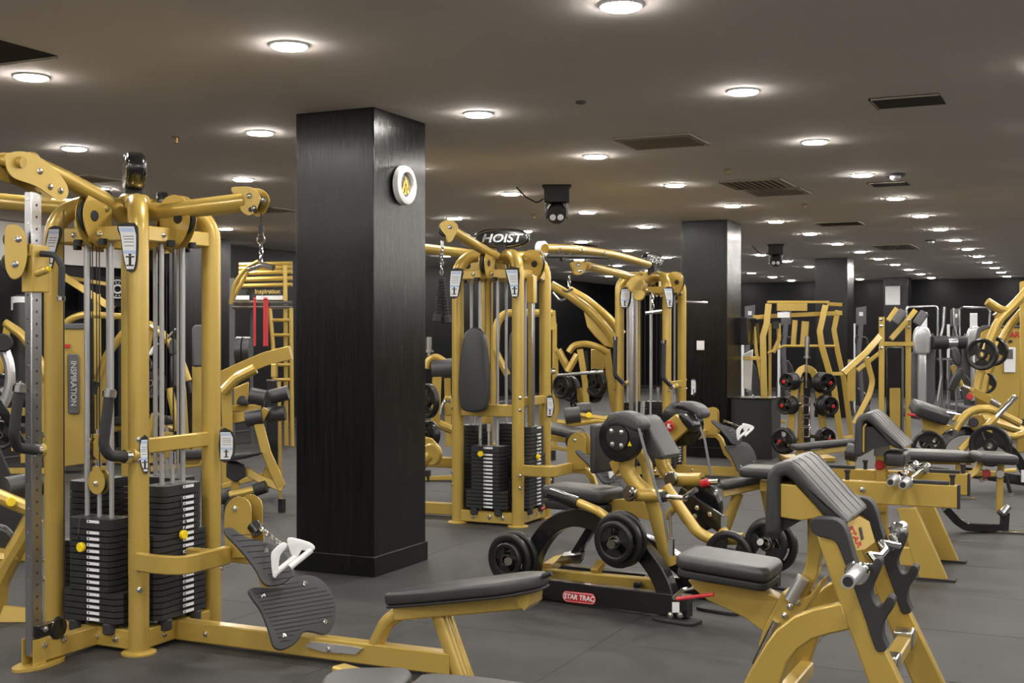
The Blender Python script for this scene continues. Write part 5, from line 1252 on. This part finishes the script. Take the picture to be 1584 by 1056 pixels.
for (px, py, R, dd, lab) in ((870, 598, .14, 14, 'black plate low between the middle tower and the lever machine, front one'), (882, 601, .15, 14.3, 'black plate just behind the front one between the towers'), (922, 592, .16, 13.8, 'large black plate under the steel bar between the towers'), (893, 622, .10, 14.6, 'small black plate near the floor between the towers'), (919, 605, .13, 13.9, 'smaller black plate below the large one between the towers')):
    disc(P(px, py, dd), a_+V((-.5, .2, 0)), R, .07, lab, 'plates between the towers')
bt(t, 'chrome_grip', [(855, 452), (866, 465), (875, 462)], d-.1, .014, CHR, bend=.1)
d = 15.5
t = thing('chest_press_machine', 'gold framed press machine seen through the posts of the middle tower', 'exercise machine', PZ(800, 705), g)
bt(t, 'frame_hoop', [(763, 640), (768, 500), (780, 484), (855, 484)], d, .05, bend=.3); bt(t, 'slanted_arm', [(765, 540), (785, 580)], d-.2, .045); bb(t, 'end_post', [(853, 480), (855, 510)], d, .06, .10)
bb(t, 'base_beam', [(750, 690), (860, 695)], d, .08, .08); bb(t, 'rear_post', [(858, 500), (858, 690)], d+.2, .07, .06); cpad(t, 'seat_pad', [(772, 620), (800, 618), (803, 628), (772, 632)], d-.2, .3); cpad(t, 'back_pad', [(788, 520), (798, 520), (800, 600), (786, 600)], d, .1)
t = thing('plate_loaded_machine', 'gold machine with grey roller and black plates right beside the big column', 'exercise machine', PZ(672, 745), g)
d = 13.2
bt(t, 'top_hoop', [(660, 570), (663, 556), (674, 551), (688, 560)], d, .04, bend=.2); roll(t, 'grey_roller', (668, 571), (705, 568), d, .10, VINYG); bb(t, 'post', [(676, 582), (673, 655)], d, .1, .10); shroud(t, 'side_plate', [(685, 620), (690, 612), (700, 614), (706, 640), (690, 644)], d-.3, .06)
bb(t, 'base_beam', [(655, 740), (720, 738)], d, .08, .05); bt(t, 'foot_tube', [(678, 655), (700, 665)], d, .05); bb(t, 'rear_post', [(692, 585), (694, 690)], d+.3, .08, .07)
shroud(t, 'pivot_cheek', [(655, 675), (668, 678), (682, 692), (684, 704), (672, 712), (655, 720)], d-.8, .08); part('standing_horn', M().cyl(P(663, 521, d), P(663, 542, d), .035).cyl(P(663, 541, d), P(663, 545, d), .055).cyl(P(663, 545, d), P(663, 560, d), .02), STL, t)
disc(P(662, 620, d-.5), a_+V((-.5, .2, 0)), .18, .06, 'black plate beside the big column, upper one', 'plates beside the big column'); disc(P(665, 672, d-.5), a_+V((-.5, .2, 0)), .14, .08, 'black plate beside the big column, lower one', 'plates beside the big column')
# ================================================================ LEFT BACKGROUND
d = 14.4
t = thing('punching_bag', 'black hanging punching bag with white band at the left edge', 'punching bag', P(40, 620, d))
b = part('bag', M().lathe([(1e-4, 0), (.12, .005), (.155, .04), (.158, .3), (.158, 1.15), (.15, 1.22), (.10, 1.25), (1e-4, 1.26)], P(40, 622, d), (0, 0, 1), 28), VINYL, t)
part('white_band', M().lathe([(.159, 0), (.162, .003), (.162, .155), (.159, .158)], P(40, 480, d), (0, 0, 1), 28), LBL, t)
pz = P(40, 480, d)
vv = -ray(34, 468); vv.z = 0; vv.normalize(); rr = V((0, 0, 1)).cross(vv)
text('lettering', 'XC', .12, P(33, 595, d)+vv*.17, rr, (0, 0, 1), LBL, t, .006, .004, sx=.8)
part('hanger', M().cyl(P(40, 450, d), V((P(40, 450, d).x, P(40, 450, d).y, CEIL)), .02), STL, t)
d = 13.9
t = thing('functional_trainer', 'gold weight tower with dark vertical name panel behind the front tower', 'exercise machine', PZ(115, 716), g)
shroud(t, 'panel', [(96, 508), (133, 508), (135, 717), (98, 722)], d, .35, GOLD2, .01); shroud(t, 'cap', [(94, 500), (134, 500), (135, 509), (94, 509)], d-.02, .4, GRYP); shroud(t, 'name_panel', [(104, 550), (106, 547), (120, 547), (122, 550), (123, 637), (121, 640), (107, 640), (105, 637)], d-.03, .03, GRYP)
text('lettering', 'INSPIRATION', .085, P(113.5, 593, d-.05), (0, 0, -1), V((math.cos(.9), math.sin(.9), 0)), mat('silver_print', (.38, .38, .38), .5), t, .003, .002, sx=1)
part('red_badge', M().box(P(102, 535, d-.03), (.09, .01, .04), rz=YAW), RED, t, bevel=.003)
part('base_plate', M().prism([PZ(94, 722), PZ(137, 716), PZ(137, 716)+V((-.3, .3, 0)), PZ(94, 722)+V((-.3, .3, 0))], (0, 0, .05)), BLKM, t)
bt(t, 'hoop_tube', [(96, 505), (110, 492), (130, 486), (200, 490), (215, 495)], d+.3, .04, bend=.3)
t = thing('loudspeaker', 'black square speaker with white ring cone high behind the front tower', 'speaker', P(184, 470, 17))
d = 17; part('cabinet', M().box(P(183, 452, d), (.46, .35, .42), rz=YAW), BLKM, t, bevel=.01)
v = -ray(184, 452).normalized(); part('cone_ring', M().ring(P(182, 447, d-.25), v, .12, .010).ring(P(182, 447, d-.25), v, .055, .014), LBL, t); m = M()
ra, rb, _ = frame(v)
for k in range(14): m.disc(P(182, 447, d-.25)+ra*.09*math.cos(k*.449)+rb*.09*math.sin(k*.449), v, .010, .008, 8)
part('dot_ring', m, LBL, t, kind='stuff'); part('stand', M().bar([P(183, 470, d), PZ(183, 690)], .06, .06, up=(1, 0, 0)), BLKM, t)
def lever(px, fy, lab, s=1, sc=1.0, seat=True):
    """generic plate loaded lever machine of the back rows, drawn around px; fy = its floor line"""
    d = FPX*EYE/(fy-519); k = 12.0/d*sc; q = lambda dx, dz: (px+dx*s*k*1.0, fy-dz*FPX/d)
    t = thing('lever_machine', lab, 'exercise machine', PZ(px, fy), g)
    bb(t, 'base_beam', [q(-60, .05), q(60, .05)], d, .08, .07); bb(t, 'front_post', [q(-50, .05), q(-42, .9), q(-30, 1.35)], d, .08, .07, bend=.2)
    bb(t, 'rear_post', [q(45, .05), q(38, 1.0), (q(20, 1.7))], d, .08, .08, bend=.2); bt(t, 'lever_arm', [q(22, 1.68), q(-5, 1.55), q(-35, 1.3), q(-52, 1.0)], d-.2, .045, bend=.3); bt(t, 'lever_arm', [q(26, 1.7), q(0, 1.6), q(-30, 1.36), q(-46, 1.1)], d+.35, .045, bend=.3)
    bt(t, 'brace', [q(38, .9), q(0, .45), q(-40, .4)], d, .04, bend=.1); part('grip', M().cyl(P(*q(-52, 1.0), d-.2), P(*q(-58, .85), d-.2), .03), RUB, t); part('grip', M().cyl(P(*q(-46, 1.1), d+.35), P(*q(-52, .95), d+.35), .03), RUB, t)
    if seat:
        cpad(t, 'seat_pad', [q(-18, .48), q(12, .50), q(13, .58), q(-18, .57)], d-.1, .3); cpad(t, 'back_pad', [q(14, .62), q(22, .62), q(26, 1.2), q(18, 1.22)], d-.1, .28)
    part('horn', M().cyl(P(*q(30, .95), d-.4), P(*q(30, .95), d), .025), STL, t)
    for i, (dx, dz, R) in enumerate(((30, .95, .18), (34, .45, .16))): disc(P(*q(dx, dz), d-.3), -ray(px, 519)+V((.3*s, 0, 0)), R, .06, 'black plate %s on the %s' % (('high', 'low')[i], lab[5:].replace(' of the front tower', '').replace(' at the left edge', '')), 'plates in the back rows', i)
    return t
lever(192, 718, 'gold lever machine seen between the left guide rods of the front tower'); lever(30, 735, 'gold lever machine behind the punching bag at the left edge', -1); lever(250, 715, 'gold lever machine seen between the right guide rods of the front tower', -1)
# tall gold sloped beams and dark chair behind the front tower
d = 15.8; t = thing('incline_frame', 'pair of slanting gold beams high behind the front tower rods', 'exercise machine', PZ(150, 706), g)
for k in (0, .4): bb(t, 'sloping_beam', [(95, 425), (130, 448), (175, 478)], d+k, .08, .09); bb(t, 'upright', [(150, 455+k*5), (152, 704)], d+k, .08, .09)
bb(t, 'top_bar', [(98, 428), (170, 440)], d+.3, .05, .05); bb(t, 'base_beam', [(95, 700), (200, 704)], d+.2, .08, .08)
d = 13.0; t = thing('seated_row_machine', 'machine with charcoal two part backrest and gold shroud seen inside the front tower', 'exercise machine', PZ(280, 715), g)
shroud(t, 'shroud', [(297, 567), (320, 567), (320, 705), (297, 705)], d, .3, GOLD2); shroud(t, 'shroud_cap', [(297, 567), (297, 508), (301, 502), (320, 502), (320, 567)], d-.01, .31, GRYP, .02)
cpad(t, 'head_pad', [(262, 528), (268, 524), (275, 528), (279, 543), (272, 549), (262, 547)], d-.2, .1, VINYG); cpad(t, 'back_pad', [(264, 551), (281, 550), (281, 575), (277, 594), (271, 598), (265, 588)], d-.2, .1, VINYG)
bt(t, 'steel_grip', [(259, 523), (273, 508)], d-.2, .014, STL); bt(t, 'gold_leg', [(262, 600), (276, 665)], d-.3, .04); bt(t, 'gold_leg', [(240, 640), (228, 680)], d-.1, .04)
cpad(t, 'seat_pad', [(240, 697), (300, 695), (340, 690), (340, 702), (300, 710), (240, 706)], d-.6, .35, VINYL); shroud(t, 'seat_shell', [(262, 706), (318, 706), (305, 718), (270, 718)], d-.5, .2, GOLD2)
bb(t, 'base_beam', [(235, 725), (320, 716)], d, .08, .06); bt(t, 'white_grip', [(232, 548), (243, 530)], d, .02, LBL)
disc(P(232, 592, d), -ray(232, 592), .17, .06, 'black plate left of the charcoal backrest inside the front tower', 'plates in the back rows')
# storage rig with red bands
d = 17.5; t = thing('storage_rig', 'gold and steel training rig with rungs and a printed board beside the big column', 'training rig', PZ(400, 690), g)
for y, r in ((408, .03), (414, .03), (421, .035), (431, .035), (441, .03)): bt(t, 'shelf_bar', [(370, y+1), (452, y-1)], d, r, GOLD)
for y in (468, 475): bt(t, 'steel_bar', [(360, y), (452, y)], d-.2, .03, STL)
shroud(t, 'board', [(362, 446), (441, 446), (441, 467), (362, 467)], d+.05, .05, BLKP); shroud(t, 'board_strip', [(363, 457), (386, 457), (386, 464), (363, 464)], d, .02, LBL); shroud(t, 'board_strip', [(396, 457), (438, 457), (438, 464), (396, 464)], d, .02, LBL)
text('lettering', 'Inspiration', .085, P(414, 451, d-.02), V((math.cos(YAW), math.sin(YAW), 0)), (0, 0, 1), GOLD, t, .004, .002)
bb(t, 'upright', [(441, 410), (443, 690)], d, .08, .06); bb(t, 'upright', [(359, 430), (359, 690)], d, .1, .08, GRYP); bb(t, 'upright', [(389, 475), (389, 690)], d+.4, .08, .05, GRYP)
bt(t, 'curved_arm', [(357, 470), (362, 440), (380, 415), (400, 404)], d-.5, .03, GOLD2, bend=.5); bt(t, 'curved_arm', [(358, 465), (375, 435), (385, 415)], d-.3, .03, GOLD2, bend=.5)
bt(t, 'ladder_rail', [(417, 476), (422, 530), (428, 690)], d-.2, .03); bt(t, 'ladder_rail', [(450, 476), (452, 690)], d-.2, .03)
for k in range(6): bt(t, 'rung', [(419+k*.8, 495+k*23), (452, 495+k*23)], d-.2, .025)
for i, (x, w_) in enumerate(((394, 4), (411, 8))):
    o = thing('resistance_band', ('thin red resistance band hanging on the rig', 'wide red resistance bands hanging on the rig next to the thin one')[i], 'resistance band', P(x, 530, d-.3))
    for s in (-1, 1): bb(o, 'strap', [(x+s*w_*.25, 462), (x+s*w_*.25, 535)], d-.3, .01, w_*.0042, REDS)
    bt(o, 'loop', [(x-w_*.3, 462), (x+w_*.3, 462)], d-.3, .02, REDS)
# ab machine with rollers left of the big column
d = 10.8; t = thing('ab_crunch_machine', 'gold machine with four dark foam rollers on a slanting arm left of the big column', 'exercise machine', PZ(400, 780), g)
bb(t, 'slanting_arm', [(400, 655), (412, 700), (435, 752)], d, .08, .085); bb(t, 'foot_link', [(380, 728), (405, 742), (438, 755)], d, .07, .07); shroud(t, 'gusset', [(403, 740), (410, 722), (425, 722), (436, 752), (420, 750)], d+.02, .04)
bb(t, 'tip_arm', [(400, 655), (412, 632)], d, .06, .06)
part('roller', M().cyl(P(387, 611, d), P(411, 616, d), .072, 18), VINYL, t); part('roller', M().cyl(P(418, 614, d+.1), P(446, 607, d+.1), .065, 18), VINYL, t); part('roller', M().cyl(P(381, 648, d), P(407, 644, d), .07, 18), VINYL, t); part('roller', M().cyl(P(413, 642, d+.1), P(441, 638, d+.1), .068, 18), VINYL, t)
bb(t, 'main_beam', [(340, 586), (375, 570), (410, 555), (450, 545)], d+.8, .1, .13, bend=.5); bt(t, 'under_brace', [(345, 606), (365, 585), (395, 570)], d+.7, .05, bend=.2); bb(t, 'post', [(350, 600), (352, 670)], d+.8, .09, .10); bb(t, 'post', [(348, 660), (350, 750)], d+.8, .09, .08)
bb(t, 'mid_beam', [(350, 648), (400, 640)], d+.9, .08, .10); bb(t, 'mid_beam', [(356, 632), (405, 630)], d+1.0, .06, .06); shroud(t, 'panel', [(362, 600), (385, 590), (385, 635), (362, 635)], d+1.2, .1); cpad(t, 'seat_roll', [(366, 625), (370, 613), (380, 613), (384, 626)], d+.8, .2)
bb(t, 'pivot_box', [(421, 573), (428, 573)], d+.5, .1, .12); bb(t, 'right_post', [(432, 590), (434, 770)], d+.6, .06, .03); shroud(t, 'black_shroud', [(412, 588), (430, 588), (430, 755), (412, 755)], d+.9, .3, BLKP)
roll(t, 'head_pad', (366, 541), (376, 541), d+1.4, .13); roll(t, 'head_pad', (378, 541), (388, 541), d+1.4, .13); shroud(t, 'label', [(372, 552), (388, 552), (388, 562), (372, 562)], d+1.4, .02, LBL)
cpad(t, 'seat_pad', [(350, 704), (400, 697), (401, 704), (355, 713)], d-.2, .35); shroud(t, 'seat_block', [(350, 716), (366, 716), (380, 722), (380, 738), (364, 746), (350, 738)], d-.1, .2, BLKM); bb(t, 'seat_post', [(364, 740), (364, 762)], d, .08, .07)
bt(t, 'foot_tube', [(352, 767), (405, 755)], d-.1, .038); part('foot_grip', M().cyl(P(394, 758, d-.1), P(412, 752, d-.1), .055), RUB, t); part('foot_grip', M().cyl(P(340, 772, d-.1), P(356, 766, d-.1), .05), RUB, t); bb(t, 'rear_beam', [(345, 752), (435, 728)], d+.6, .07, .05)
# leg station at the left edge of the front tower
d = 6.75; t = thing('leg_extension_station', 'gold leg station with foam roller and round seat cut by the left edge', 'bench', PZ(10, 965), None)
bb(t, 'base_beam', [(-60, 944), (55, 955)], d, .08, .10); bt(t, 'upright_tube', [(-5, 950), (-2, 900), (14, 868), (34, 835), (52, 800)], d, .055, bend=.15); bt(t, 'seat_tube', [(-60, 852), (10, 862), (30, 855)], d, .05)
part('clamp_block', M().slab([P(30, 842, d-.02), P(60, 840, d-.02), P(60, 868, d-.02), P(30, 868, d-.02)], ray(40, 850).normalized()*.12, .01), GOLD, t)
bt(t, 'roller_arm', [(-50, 750), (0, 768), (52, 790)], d-.1, .04); part('foam_roller', M().cyl(P(8, 757, d-.05), P(62, 747, d+.1), .068, 20), VINYL, t, 'charcoal foam roller'); part('pull_knob', M().disc(P(17, 776, d-.16), -ray(17, 776), .026, .03), YEL, t)
part('seat_pad', M().slab(smooth([P(a, b, d)+V((0, 0, 0)) for a, b in ((-70, 830), (-60, 812), (0, 810), (18, 820), (26, 833), (22, 847), (0, 853), (-60, 855))], 3), ray(0, 830).normalized()*.3, .03), VINYL, t)
t2 = thing('sit_up_board', 'black slanting board behind the left edge of the front tower', 'bench', PZ(10, 800), None)
shroud(t2, 'board', [(-40, 640), (-20, 645), (52, 820), (52, 840), (20, 838), (-40, 760)], 8.4, .3, BLKM); shroud(t2, 'frame_strip', [(-40, 600), (0, 612), (50, 700), (50, 712), (-2, 640), (-40, 640)], 8.7, .1, BLKP); bb(t2, 'leg', [(30, 830), (30, 868)], 8.5, .06, .06, BLKM); bb(t2, 'leg', [(-30, 750), (-30, 868)], 8.5, .06, .06, BLKM)
t3 = thing('arc_trainer', 'curved grey steel arm with dark joint at the far left edge', 'exercise machine', PZ(5, 730), None)
bt(t3, 'curved_arm', [(5, 537), (14, 560), (17, 590), (8, 620), (-10, 650)], 12, .05, SILV, bend=.5); part('joint', M().disc(P(5, 530, 11.9), -ray(5, 530), .09, .1), BLKM, t3); bb(t3, 'post', [(-12, 650), (-12, 752)], 12, .08, .08); bb(t3, 'beam', [(-20, 638), (60, 636)], 12.3, .08, .08); bb(t3, 'lower_beam', [(20, 692), (60, 690)], 12, .08, .07); bb(t3, 'lower_post', [(42, 680), (42, 715)], 12, .08, .12)

# floor pads under the frames of the back rows
def pads(name, pts):
    t = bpy.data.objects[name]
    for px, py in pts: c = PZ(px, py); part('floor_pad', M().box(c+V((0, 0, .06)), (.05, .05, .12)), BLKM, t, bevel=.005)
pads('seated_row_machine', ((238, 745), (316, 745))); pads('chest_press_machine', ((758, 711), (856, 711))); pads('ab_crunch_machine', ((352, 792), (436, 792)))
pads('leg_extension_machine', ((852, 752), (946, 752))); pads('lat_arc_machine', ((902, 728), (950, 728))); pads('plate_loaded_machine', ((662, 744), (712, 744)))
